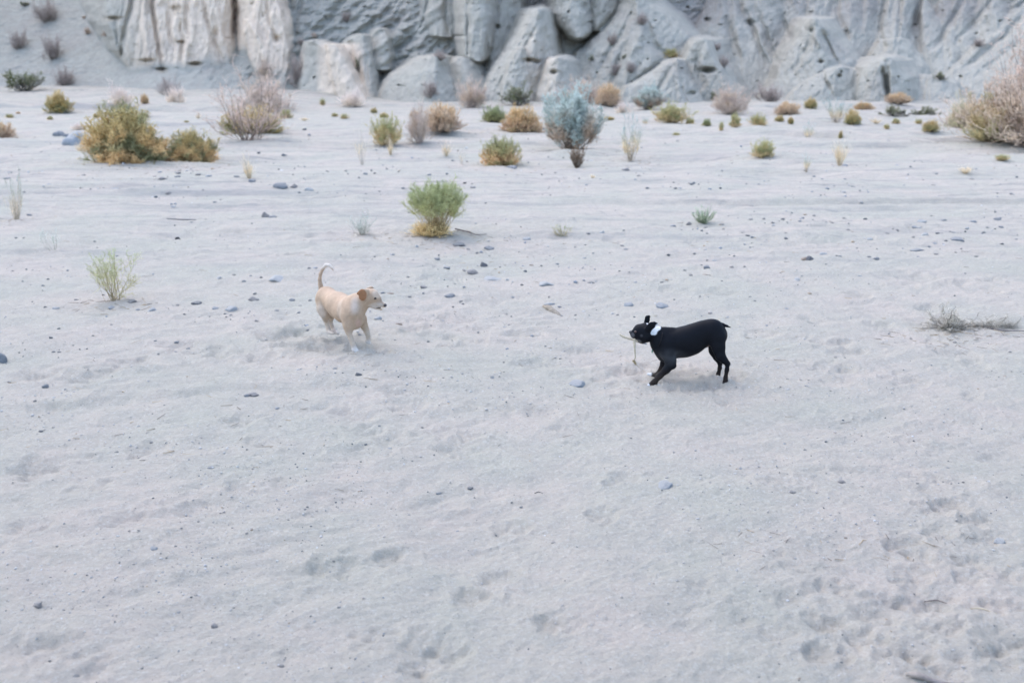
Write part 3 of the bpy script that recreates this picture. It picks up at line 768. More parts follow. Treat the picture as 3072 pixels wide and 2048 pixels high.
KINDS = {
    'mound':   lambda s: shrub_meshes(s, 60, 7000, 2, .75, 0, .2, .007, .0040, .16, .35, TAN, (.44, .30, .15), (.30, .24, .11), .25, .3, 1.3, .22, (.18, .175, .095), airy=.1),
    'gold':    lambda s: shrub_meshes(s, 50, 3000, 2, .7, 0, .25, .008, .0052, .18, .35, BROWN, OLIVE, GOLD, .22, .35, 1.0, .25, (.30, .22, .09), airy=.1),
    'goldgreen': lambda s: shrub_meshes(s, 36, 2000, 2, .75, 4, .3, .007, .0050, .2, .3, ORNG, (.40, .31, .17), (.27, .25, .12), .25, .4, 1.1, .4, (.22, .22, .11), airy=.16, vf=3),
    'tan':     lambda s: shrub_meshes(s, 60, 3000, 2, .65, 0, .2, .007, .0048, .18, .25, PURP, (.33, .245, .175), TAN, .18, .45, .8, .2, (.40, .31, .22), airy=.08),
    'orange':  lambda s: shrub_meshes(s, 60, 3000, 2, .65, 0, .2, .007, .0048, .18, .25, PURP, (.36, .25, .16), (.40, .28, .14), .2, .45, .8, .2, (.33, .25, .14), airy=.08),
    'pink':    lambda s: shrub_meshes(s, 40, 1300, 2, .75, 3, .35, .005, .0030, .28, .3, (.42, .34, .30), PINK, (.36, .295, .25), .18, .5, .8, .4, (.36, .29, .22), airy=.22, vf=3),
    'palebush': lambda s: shrub_meshes(s, 40, 1200, 2, .75, 2, .35, .005, .0034, .26, .25, PALE, PALE, (.46, .40, .36), .15, .5, .7, .4, airy=.2, vf=3),
    'dark':    lambda s: shrub_meshes(s, 22, 900, 2, .8, 4, .2, .010, .0050, .2, .5, DARK, (.12, .11, .10), (.15, .15, .09), .25, .4, 1.1, .45, (.11, .12, .055), leaf=2600, vf=2, airy=.2),
    'greytwig': lambda s: shrub_meshes(s, 36, 800, 2, .85, 4, .3, .006, .0034, .28, .35, (.17, .145, .13), (.20, .17, .155), (.25, .21, .19), .25, .4, 1.0, .5, vf=2, airy=.25),
    'green':   lambda s: shrub_meshes(s, 50, 2800, 2, .7, 0, .25, .008, .0052, .18, .35, BROWN, OLIVE, (.19, .215, .11), .2, .4, 1.0, .3, airy=.16),
    'greentan': lambda s: shrub_meshes(s, 70, 3400, 2, .75, 6, .3, .008, .0044, .18, .3, ORNG, (.46, .31, .17), (.20, .20, .10), .2, .5, .9, .3, (.22, .21, .10), airy=.15),
    'bluegrey': lambda s: shrub_meshes(s, 46, 5600, 2, .7, 19, .4, .0055, .0040, .18, .42, (.24, .18, .14), (.30, .22, .16), (.31, .345, .32), .18, .3, 1.2, .25, (.27, .31, .285), leaf=8000, airy=.12),
    'bluewisp': lambda s: shrub_meshes(s, 22, 380, 2, .9, 30, .45, .007, .0042, .22, .45, (.42, .35, .27), STRAW, BLUE, .2, .45, 1.0, .5, vf=1.5, airy=.3),
    'wisp':    lambda s: shrub_meshes(s, 14, 60, 2, .9, 30, .5, .005, .0026, .26, .3, PALE, STRAW, (.36, .34, .29), .2, .5, .9, .5, vf=1.3, airy=.35),
    'strawbush': lambda s: shrub_meshes(s, 36, 260, 2, .8, 20, .45, .005, .0034, .3, .25, STRAW, STRAW, (.48, .40, .30), .2, .6, .7, .45, vf=1.8, airy=.3),
    'oliveh':  lambda s: shrub_meshes(s, 50, 1900, 2, .75, 3, .35, .006, .0034, .28, .3, PURP, (.30, .27, .18), (.30, .27, .19), .18, .5, .7, .4, (.33, .27, .18), airy=.22, vf=3),
    'brown':   lambda s: shrub_meshes(s, 34, 420, 2, .85, 25, .35, .016, .0080, .2, .3, (.10, .07, .05), BROWN, (.16, .11, .07), .3, .5, 1.0, .4, vf=1.5, airy=.2),
}
cache = {}


def shrub(kind, u, v, w, h, label, group=None, onrock=False, lean=0, name='desert_shrub', cat='shrub', seedk=0, sink=0.02, place=None):
    """w and h in picture pixels; stands on the ground (or rock) point seen at (u, v)"""
    p = place or (cpt(u, v) if onrock else gpt(u, v))
    D = math.hypot(p.y, HC - p.z) if p.y < 8 else p.y
    sx = w * D / F; sz = h * D / F * 1.04
    key = (kind, seedk)
    if key not in cache:
        cache[key] = KINDS[kind](hash_s(kind) + seedk * 7)
    st, fo = cache[key]
    e = link(name, None, label=label, cat=cat, group=group, loc=(p.x, p.y, p.z - sink * sz))
    rnd = random.Random(int(u * 7 + v * 13))
    e.scale = (sx, sx * rnd.uniform(.8, 1), sz)
    e.rotation_euler = (0, math.radians(lean), rnd.uniform(0, 6.28) if not lean else 0)
    link('stems', st, e); link('foliage', fo, e)
    return e


def hash_s(s):
    return sum(ord(c) * (i + 3) for i, c in enumerate(s)) % 9973


# ---- the nearer, individually placed shrubs (picture u, v of the foot, width, height)
S = [
 ('mound', 385, 503, 262, 165, 'largest green and gold bushy mound at the left beyond the dogs'),
 ('mound', 578, 496, 165, 92, 'lower rounded olive shrub touching the right side of the big green mound', 1),
 ('strawbush', 250, 462, 62, 48, 'dry orange tuft at the left foot of the big green mound'),
 ('gold', 177, 340, 94, 60, 'round golden shrub below the scree slope at the left'),
 ('dark', 72, 274, 124, 56, 'dark spreading creosote bush at the foot of the left scree slope'),
 ('palebush', 361, 320, 95, 66, 'pale pinkish dry bush, left of the two below the butte'),
 ('orange', 435, 313, 30, 27, 'little orange tan clump between the two pale bushes below the butte'),
 ('greytwig', 508, 284, 72, 56, 'dark bare twiggy shrub behind the pale bush below the butte'),
 ('palebush', 527, 313, 74, 52, 'pale pinkish dry bush, right of the two below the butte', 1),
 ('gold', 757, 396, 190, 80, 'low golden shrub behind the bare branches of the tall leafless shrub'),
 ('pink', 792, 330, 185, 98, 'reddish pink dry shrub at the cliff foot behind the leafless shrub'),
 ('goldgreen', 855, 357, 50, 28, 'small gold green shrub just right of the leafless shrub'),
 ('tan', -8, 418, 112, 52, 'brown domed shrub cut by the left edge of the picture'),
 ('palebush', 235, 390, 47, 22, 'small pale dry clump above the large light boulder'),
 ('strawbush', 748, 535, 50, 74, 'thin pale dry grass stalks behind a dark stone'),
 ('greytwig', 908, 266, 100, 104, 'big grey leafless shrub on the bank right of the butte', 1),
 ('palebush', 1061, 320, 92, 52, 'pale pinkish bush below the cream crag'),
 ('goldgreen', 1160, 440, 128, 84, 'olive and gold shrub with a narrow tan foot', 1),
 ('strawbush', 1172, 468, 32, 60, 'tan stems below the olive and gold shrub'),
 ('wisp', 1087, 494, 60, 130, 'very sparse pale stalks left of the olive and gold shrub'),
 ('pink', 1258, 433, 84, 112, 'thin pinkish bare twigs beside the tan domed shrub', 1),
 ('tan', 1330, 408, 140, 76, 'smooth tan domed shrub left of the centre', 1),
 ('pink', 1418, 326, 140, 88, 'tall pinkish bush against the foot of the pointed fin', 2),
 ('green', 1483, 366, 92, 44, 'low bright green bush beside the orange tan dome'),
 ('orange', 1566, 394, 146, 72, 'orange tan domed shrub touching the blue grey bush', 1),
 ('dark', 1549, 318, 116, 60, 'dark green creosote bush under the pointed fin', 1),
 ('bluegrey', 1715, 452, 184, 172, 'large rounded blue grey bush in the middle distance'),
 ('brown', 1731, 496, 62, 78, 'dark brown stubby shrub in front of the blue grey bush'),
 ('bluewisp', 1890, 484, 88, 146, 'thin grey blue shrub with straw coloured foot'),
 ('greentan', 1503, 502, 132, 80, 'shrub with green top and orange foot, left of the brown stub'),
 ('strawbush', 1340, 470, 40, 46, 'faint pale stalks left of the green topped shrub') ,
 ('wisp', 1385, 492, 32, 48, 'tiny pale dry stalks beside the green topped orange shrub', 1),
 ('pink', 1745, 322, 190, 82, 'wide tan pink bush behind the blue grey bush', 3),
 ('tan', 1823, 326, 90, 60, 'olive tan bush right behind the blue grey bush', 2),
 ('palebush', 1866, 337, 56, 32, 'pale tan clump between the olive tan and grey blue bushes', 2),
 ('bluegrey', 1944, 330, 98, 66, 'grey blue bush at the foot of the broad mound', 1),
 ('goldgreen', 2014, 372, 122, 56, 'green and gold shrub in front of the broad mound', 2),
 ('bluewisp', 1934, 376, 34, 26, 'tiny grey clump before the broad mound', 1),
 ('pink', 2187, 349, 122, 84, 'rounded pink dry bush at the right foot of the broad mound', 4),
 ('goldgreen', 2287, 472, 80, 50, 'lone round gold shrub on open sand at the right'),
 ('strawbush', 2520, 496, 56, 78, 'pale upright grass clump on the open sand at the right', 1),
 ('bluewisp', 2418, 524, 38, 62, 'small bluish sprig with straw foot on the open sand', 2),
 ('strawbush', 2895, 522, 60, 26, 'low pale straw clump on the open sand far right', 2),
 ('goldgreen', 3006, 481, 56, 17, 'flat gold clump near the right edge', 1),
 ('bluewisp', 2425, 402, 48, 52, 'pale blue sprig in the row of gold shrubs', 0),
 ('goldgreen', 2205, 384, 38, 40, 'gold shrub standing below the rounded pink bush', 0),
 ('goldgreen', 2275, 380, 74, 36, 'widest green gold shrub of the row right of the pink bush', 2),
 ('gold', 2555, 376, 54, 40, 'bright gold shrub before the grey blue cluster', 1),
 ('bluewisp', 2510, 369, 110, 88, 'grey blue cluster of twigs behind the bright gold shrub', 3),
 ('tan', 2361, 349, 80, 34, 'tan low bush beyond the row of gold shrubs', 3),
 ('gold', 2433, 319, 46, 30, 'olive round bush below the second mound', 2),
 ('tan', 2692, 322, 82, 30, 'olive brown dome below the split boulder', 4),
 ('dark', 2680, 350, 110, 34, 'long low dark hedge like brush beyond the gold row, left half', 2),
 ('dark', 2770, 350, 110, 30, 'long low dark hedge like brush beyond the gold row, right half', 3),
 ('orange', 2592, 317, 70, 22, 'pale orange low brush before the split boulder', 2),
 ('goldgreen', 2583, 303, 60, 24, 'olive brush against the foot of the split boulder', 1),
 ('greytwig', 2309, 308, 100, 54, 'grey twiggy brush at the mouth of the gully', 2),
 ('gold', 2792, 398, 54, 32, 'gold shrub nearest to the big tamarisk', 3),
 ('oliveh', 2885, 388, 120, 98, 'olive tan bush at the left skirt of the tamarisk', 1),
 ('green', 2120, 377, 30, 20, 'small green clump left of the row of gold shrubs', 0),
]
for s in S:
    kind, u, v, w, h, lab = s[:6]
    shrub(kind, u, v, w, h, lab, seedk=(s[6] if len(s) > 6 else 0))

# small look-alike clumps of the far row
TINY = []
tiny = [(28, 345, 26, 15), (56, 349, 14, 10), (150, 359, 18, 14), (594, 357, 20, 22), (320, 353, 12, 12), (914, 362, 34, 14),
        (968, 312, 18, 24), (560, 374, 18, 7), (287, 348, 14, 16), (1033, 357, 28, 18), (1122, 340, 20, 18), (1152, 352, 30, 16),
        (1246, 354, 38, 22), (1827, 361, 30, 14), (2028, 411, 26, 16), (1779, 534, 22, 14), (2070, 374, 28, 26), (2337, 365, 26, 22),
        (2372, 372, 22, 24), (2629, 374, 40, 20), (2660, 388, 24, 18), (2688, 370, 24, 18), (2755, 372, 26, 18), (2862, 374, 28, 24),
        (2163, 392, 16, 30), (2522, 405, 14, 26), (2692, 402, 12, 26), (2736, 403, 12, 28), (435, 350, 28, 14), (278, 392, 14, 12), (1005, 350, 20, 12)]
for (u, v, w, h) in tiny:
    w *= 1.15; h *= .85
    if v < 405 and 2600 < u < 2760 and w < 20: continue
    TINY.append((u, v, shrub(('goldgreen', 'tan', 'gold', 'goldgreen', 'strawbush')[int(u) % 5], u, v, w, h, 'tiny gold green clump in the far band of scattered low growth', 'tiny clumps scattered on the far sand', seedk=int(u) % 3, name='grass_clump', cat='clump')))

# shrubs on the scree and cliffs
R_ = [
 ('greytwig', 196, 254, 72, 60, 'grey twiggy shrub lowest on the left scree slope', 0),
 ('greytwig', 161, 177, 74, 76, 'purple brown shrub halfway up the left scree slope', 1),
 ('greytwig', 57, 145, 66, 60, 'brown twiggy shrub near the left edge of the scree slope', 2),
 ('greytwig', 140, 62, 88, 68, 'largest brownish shrub high on the left scree slope', 0),
 ('dark', 74, 18, 30, 12, 'small dark shrub at the top left of the scree', 0),
 ('pink', 318, 108, 30, 18, 'small red brown clump below the butte ledge', 0),
 ('pink', 262, 103, 22, 22, 'small brown clump left of the butte ledge', 1),
 ('pink', 252, 56, 14, 10, 'tiny brown tuft above the left scree', 2),
 ('pink', 795, 235, 60, 60, 'reddish twigs against the foot of the butte', 3),
 ('greytwig', 1040, 66, 40, 34, 'purplish shrub on the slope right of the butte', 1),
 ('pink', 943, 112, 20, 16, 'small reddish clump on the pale rounded slab', 4),
 ('greytwig', 905, 134, 32, 20, 'dark clump in the gap beside the butte', 2),
 ('greytwig', 1320, 178, 50, 32, 'grey shrub perched behind the low hump', 0),
 ('dark', 1078, 212, 26, 44, 'dark green shrub in the cleft of the small crag', 1),
 ('greytwig', 1150, 220, 60, 30, 'grey brush on the slope behind the small crag', 1),
 ('greytwig', 1926, 72, 44, 34, 'grey shrub high on the broad mound', 2),
 ('greytwig', 1837, 132, 44, 36, 'grey shrub on the left shoulder of the broad mound', 0),
 ('dark', 1872, 176, 20, 14, 'small dark shrub in the middle of the broad mound', 2),
 ('greytwig', 1849, 222, 42, 34, 'grey brown shrub low on the broad mound, left', 1),
 ('greytwig', 1893, 216, 36, 34, 'grey brown shrub low on the broad mound, right', 2),
 ('dark', 1774, 182, 22, 18, 'dark shrub at the left rim of the broad mound', 3),
 ('goldgreen', 2015, 172, 50, 26, 'greenish shrub on the saddle of the broad mound', 0),
 ('greytwig', 2170, 200, 46, 40, 'dark grey shrub in the gully between the mounds', 0),
 ('greytwig', 2150, 150, 36, 22, 'grey shrub above the cave in the gully', 1),
 ('greytwig', 2935, 140, 44, 26, 'dark shrub on the diagonal ridge at the right', 1),
 ('dark', 2818, 238, 56, 24, 'dark brush under the diagonal ridge at the right', 2),
 ('greytwig', 1292, 288, 60, 50, 'dark grey shrub at the foot of the low hump', 1),
 ('dark', 2140, 300, 26, 26, 'dark olive shrub between the pink bush and the mound', 0),
]
for (kind, u, v, w, h, lab, k) in R_:
    shrub(kind, u, v, w, h, lab, onrock=True, seedk=k, sink=.1)

# hand-made ones -----------------------------------------------------------
def special(name, label, u, v, w, h, parts, cat='shrub', rot=0):
    p = gpt(u, v)
    D = math.hypot(p.y, HC - p.z)
    sx = w * D / F; sz = h * D / F * 1.04
    e = link(name, None, label=label, cat=cat, loc=(p.x, p.y, p.z - .01 * sz))
    e.scale = (sx, sx * .9, sz); e.rotation_euler = (0, 0, rot)
    for pn, me in parts:
        link(pn, me, e)
    return e

# broom: green crown on tan stems with a straw skirt
st, fo = shrub_meshes(71, 60, 6500, 2, .85, 30, .6, .0050, .0020, .15, .66, (.42, .32, .17), (.30, .28, .12), (.235, .25, .13), .2, .15, 1.5, .15, vf=3, airy=.03)
st2, fo2 = shrub_meshes(72, 90, 900, 1, .75, 8, .2, .006, .0042, .3, .1, (.50, .36, .17), (.52, .38, .19), (.50, .38, .2), .2, .3, .6, .2)
b = special('broom_shrub', 'broom shrub with bright green crown and straw coloured skirt, behind the two dogs', 1312, 716, 186, 156, [('stems', st), ('foliage', fo)])
sk = link('dry_skirt', st2, b); sk.scale = (.8, .8, .3); sk.location = (-.10, 0, 0)
sk2 = link('dry_skirt', fo2, b); sk2.scale = (.8, .8, .3); sk2.location = (-.10, 0, 0)

# open green twig shrub at left
st, fo = shrub_meshes(83, 20, 300, 2, .9, 22, .4, .0060, .0030, .26, .45, (.38, .31, .19), (.30, .27, .15), (.26, .265, .155), .2, .4, 1.3, .5, vf=1.2, airy=.3)
special('twig_shrub', 'open green twiggy shrub on the sand left of the cream dog', 342, 905, 200, 156, [('stems', st), ('foliage', fo)])
# tall leafless shrub
st, fo = shrub_meshes(91, 24, 230, 2, .9, 16, .3, .0046, .0022, .36, .35, (.23, .18, .15), (.32, .25, .21), (.38, .30, .25), .2, .35, .9, .5, vf=1.3, airy=.45)
special('leafless_shrub', 'tall leafless shrub with fanned dark branches in front of the golden shrub', 748, 427, 300, 212, [('stems', st), ('twigs', fo)])
# tall wisp at left
st, fo = shrub_meshes(97, 20, 260, 2, .9, 48, .4, .007, .0034, .2, .35, (.45, .37, .27), (.46, .38, .28), (.24, .26, .22), .2, .5, 1.1, .5, vf=1.5, airy=.35)
special('wispy_shrub', 'tall wispy grey green shrub with straw foot near the left edge', 50, 664, 92, 146, [('stems', st), ('foliage', fo)])
# grey wisp
st, fo = shrub_meshes(101, 20, 260, 2, .85, 15, .4, .006, .0034, .26, .3, (.30, .29, .24), (.30, .30, .26), (.24, .27, .24), .2, .4, 1.0, .5, vf=1.4, airy=.35)
special('sage_sprig', 'low grey sage sprig left of the green crowned broom', 1086, 708, 105, 70, [('stems', st), ('foliage', fo)])
# tiny wisp left
st, fo = shrub_meshes(103, 7, 60, 1, .9, 30, .4, .007, .0036, .3, .4, (.34, .33, .27), (.34, .34, .28), (.28, .31, .28), .2, .3, 1.0, .3, vf=1, airy=.3)
special('dry_sprig', 'single thin dry sprig on the sand above the open green shrub', 160, 748, 80, 66, [('stems', st), ('twigs', fo)])
# small green grass tufts
st, fo = shrub_meshes(107, 60, 160, 1, .85, 25, .3, .012, .006, .35, .2, (.22, .26, .17), (.26, .28, .18), (.22, .27, .18), .2, .5, .5, .2, vf=1, airy=.3)
special('grass_tuft', 'spiky green tuft on the stony rise above the black dog', 2110, 670, 80, 50, [('stems', st), ('blades', fo)], 'grass')
st, fo = shrub_meshes(109, 16, 90, 1, .8, 5, .2, .012, .007, .35, .2, (.24, .22, .12), (.3, .25, .15), (.2, .22, .11), .2, .3, .7, .3, vf=1.2, airy=.4)
special('grass_tuft', 'small ragged green sprig right of the green crowned broom', 1684, 707, 64, 34, [('stems', st), ('blades', fo)], 'grass')

# low grey-olive ground shrub at the right: two lobes in one plant
st, fo = shrub_meshes(113, 50, 900, 2, .6, 3, .1, .009, .0062, .2, .3, (.20, .18, .16), (.25, .23, .20), (.29, .265, .225), .25, .3, 1.2, .6, (.25, .23, .19), vf=2, airy=.3)
b = special('creeping_shrub', 'low creeping grey olive shrub sprawled on the sand at the right', 2850, 992, 190, 72, [('stems', st), ('foliage', fo)])
for (ox, sc) in ((.62, (.62, .8, .5)), (.95, (.32, .5, .4))):
    for nm, me in (('stems', st), ('foliage', fo)):
        q = link(nm, me, b); q.location = (ox, .08, -.02); q.scale = sc; q.rotation_euler = (0, 0, 2.0)

# tamarisk at right edge
def tamarisk():
    st, fo = shrub_meshes(131, 80, 4000, 2, .8, 2, .35, .004, .0018, .17, .25, (.28, .21, .18), (.36, .29, .22), (.35, .275, .23), .22, .35, 1.2, .5, (.31, .245, .20), vf=4, airy=.3)
    e = special('tamarisk_tree', 'big feathery pink brown tamarisk filling the right edge', 3110, 442, 520, 372, [('trunk', st), ('crown', fo)], 'tree', 1.1)
    st, fo = shrub_meshes(132, 60, 3600, 2, .8, 2, .4, .008, .0040, .2, .25, (.24, .18, .12), (.36, .30, .16), (.36, .28, .20), .22, .5, .9, .4, (.28, .26, .15), vf=3, airy=.25)
    special('desert_shrub', 'olive tan brush in front of the tamarisk trunk', 2980, 432, 200, 150, [('stems', st), ('foliage', fo)])
tamarisk()

# ------------------------------------------------------------------ stones
def ico(sub):
    bm = bmesh.new()
    bmesh.ops.create_icosphere(bm, subdivisions=sub, radius=1)
    v = np.array([p.co[:] for p in bm.verts]); f = np.array([[q.index for q in p.verts] for p in bm.faces])
    bm.free()
    return v, f


def stone_mat(name, c, c2):
    m, nt, b = new_mat(name, .85, .2)
    tc = N(nt, 'ShaderNodeTexCoord'); P = tc.outputs['Object']
    n1 = noise_node(nt, P, 2.2, 5); n2 = noise_node(nt, P, 14, 3, .7)
    k = mixc(nt, c, c2, ramp(nt, n1, .4, .62))
    k = mixc(nt, k, tuple(x * .5 for x in c), ramp(nt, n2, .58, .75, 0, .5))
    g = N(nt, 'ShaderNodeNewGeometry'); sx = N(nt, 'ShaderNodeSeparateXYZ'); nt.links.new(g.outputs['Normal'], sx.inputs[0])
    dust = ramp(nt, sx.outputs[2], .45, 1.0, 0, .6)       # settled dust on level faces
    k = mixc(nt, k, (.36, .345, .32), dust)
    nt.links.new(k, b.inputs['Base Color'])
    bp = N(nt, 'ShaderNodeBump'); bp.inputs['Strength'].default_value = .6; bp.inputs['Distance'].default_value = .08
    nt.links.new(noise_node(nt, P, 6, 5), bp.inputs['Height']); nt.links.new(bp.outputs[0], b.inputs['Normal'])
    return m

SM = {'d': stone_mat('stone_dark', (.125, .130, .140), (.18, .182, .19)),
      'b': stone_mat('stone_blue_grey', (.20, .215, .235), (.27, .282, .30)),
      'w': stone_mat('stone_pale', (.44, .45, .46), (.38, .395, .41)),
      'g': stone_mat('stone_grey', (.22, .21, .21), (.30, .28, .27)),
      't': stone_mat('stone_tan', (.34, .25, .18), (.40, .32, .26)),
      'l': stone_mat('stone_light_blue', (.30, .325, .355), (.35, .37, .395)),
      'k': stone_mat('stone_black', (.03, .032, .038), (.05, .05, .055))}
iv, if_ = ico(3)
STONE = {}
for key, m in SM.items():
    for s in range(4):
        R0 = np.random.RandomState(ord(key) * 3 + s)
        o = R0.uniform(0, 50, 3)
        n = 1 + .34 * noise3(iv[:, 0] * 1.1 + o[0], iv[:, 1] * 1.1 + o[1], iv[:, 2] * 1.1 + o[2]) + .10 * noise3(iv[:, 0] * 3 + o[0], iv[:, 1] * 3, iv[:, 2] * 3)
        v = iv * n[:, None]
        for q in range(5):          # flat broken facets
            d = unit(R0.normal(0, 1, 3)); lim = R0.uniform(.62, .85)
            over = np.maximum(v @ d - lim, 0)
            v = v - over[:, None] * d[None] * .9
        STONE[key, s] = mesh_from('stone', v, if_, m, True)
srng = random.Random(11)
CN = {'d': 'dark grey', 'b': 'blue grey', 'w': 'whitish', 'g': 'grey', 't': 'tan', 'l': 'pale blue', 'k': 'black'}


LAND = [(1312, 700, 'the broom'), (330, 860, 'the open green shrub'), (1050, 950, 'the cream dog'), (2040, 1060, 'the black dog'),
        (1664, 945, 'the driftwood'), (2110, 660, 'the spiky green tuft'), (2850, 2035, 'the bottom branch'), (2895, 975, 'the creeping shrub'),
        (532, 711, 'the black round stone'), (841, 555, 'the domed blue rock'), (1451, 790, 'the upright dark rock'), (2755, 748, 'the large flat blue rock'),
        (2429, 772, 'the rounded dark grey rock'), (50, 630, 'the tall wispy shrub'), (1086, 690, 'the sage sprig'), (1684, 700, 'the ragged green sprig'),
        (2418, 515, 'the bluish sprig'), (1503, 490, 'the green topped orange shrub'), (1731, 480, 'the brown stubby shrub'), (400, 470, 'the big green mound'),
        (588, 885, 'the grey sand slab'), (461, 1642, 'the lone pale blue pebble'), (112, 1813, 'the purplish pebble'), (643, 1873, 'the crumbly grey pebble'),
        (1410, 1463, 'the two central pebbles'), (1998, 1453, 'the buried near slab'), (2450, 1455, 'the two grey brown pebbles'), (3003, 1617, 'the half buried whitish stone'),
        (742, 1183, 'the touching pair'), (136, 1157, 'the blue scarp stone'), (8, 1072, 'the blue stone at the left edge'), (1732, 1148, 'the pale slab by the paw'),
        (632, 1400, 'the small flat blue pebble'), (834, 833, 'the broad whitish slab'), (1640, 849, 'the flat beige slab'), (2120, 801, 'the loose stone group'),
        (2871, 717, 'the ragged blue rock'), (1890, 480, 'the thin grey blue shrub'), (2287, 465, 'the lone gold shrub'), (2520, 490, 'the pale upright grass'),
        (226, 430, 'the pale blue boulder'), (757, 360, 'the leafless shrub'), (1160, 420, 'the olive and gold shrub'), (1715, 360, 'the blue grey bush'),
        (2187, 340, 'the rounded pink bush'), (2692, 315, 'the olive brown dome'), (3000, 400, 'the tamarisk'), (177, 335, 'the round golden shrub'), (72, 270, 'the left creosote')]
LAND.remove((588, 885, 'the grey sand slab'))
ORD = ['nearest', 'second nearest', 'third nearest', 'fourth nearest', 'fifth nearest', 'sixth nearest', 'seventh nearest', 'eighth nearest', 'ninth nearest', 'tenth nearest']
WAIT = {}


def later(o, u, v, what):
    """remember a look-alike; it is named by the landmark it lies next to"""
    d, n, x, y = min((math.hypot(u - x, (v - y) * 1.6), n, x, y) for x, y, n in LAND)
    du, dv = u - x, (v - y) * 1.6
    side = ('right of' if du > 0 else 'left of') if abs(du) > abs(dv) else ('in front of' if dv > 0 else 'beyond')
    WAIT.setdefault((what, side, n), []).append((d, o))


def name_all():
    for (what, side, n), L in WAIT.items():
        L.sort(key=lambda t: t[0])
        for i, (d, o) in enumerate(L):
            o['label'] = ('%s %s, %s one %s' % (what, side, ORD[min(i, 9)], '') if 0 else
                          ('%s %s %s' % (what, side, n) if len(L) == 1 else '%s %s %s, %s' % (what, side, n, ORD[min(i, 9)])))


def stone(u, v, w, h, key, label=None):
    """(u, v) = centre of the stone in the picture, w x h in picture pixels"""
    p = gpt(u, v + h * .35)
    D = math.sqrt(p.x ** 2 + p.y ** 2 + (HC - p.z) ** 2)
    s = w * D / F * .50
    hz = max(h * D / F * .60, s * .22)
    if label is None:
        label, grp, nm = 'small %s stone lying loose on the pale sand' % CN[key], 'small %s stones on the sand' % CN[key], 'small_stone'
    else:
        grp, nm = None, 'rock'
    o = link(nm, STONE[key, srng.randint(0, 3)], None, label, 'stone', grp, loc=(p.x, p.y + s * .2, p.z + hz * .02))
    if grp: later(o, u, v, 'small %s stone' % CN[key])
    o.scale = (s, s * srng.uniform(.65, .95), hz)
    o.rotation_euler = (srng.uniform(-.15, .15), srng.uniform(-.15, .15), srng.choice([0, math.pi]) + srng.uniform(-.35, .35))
    return o

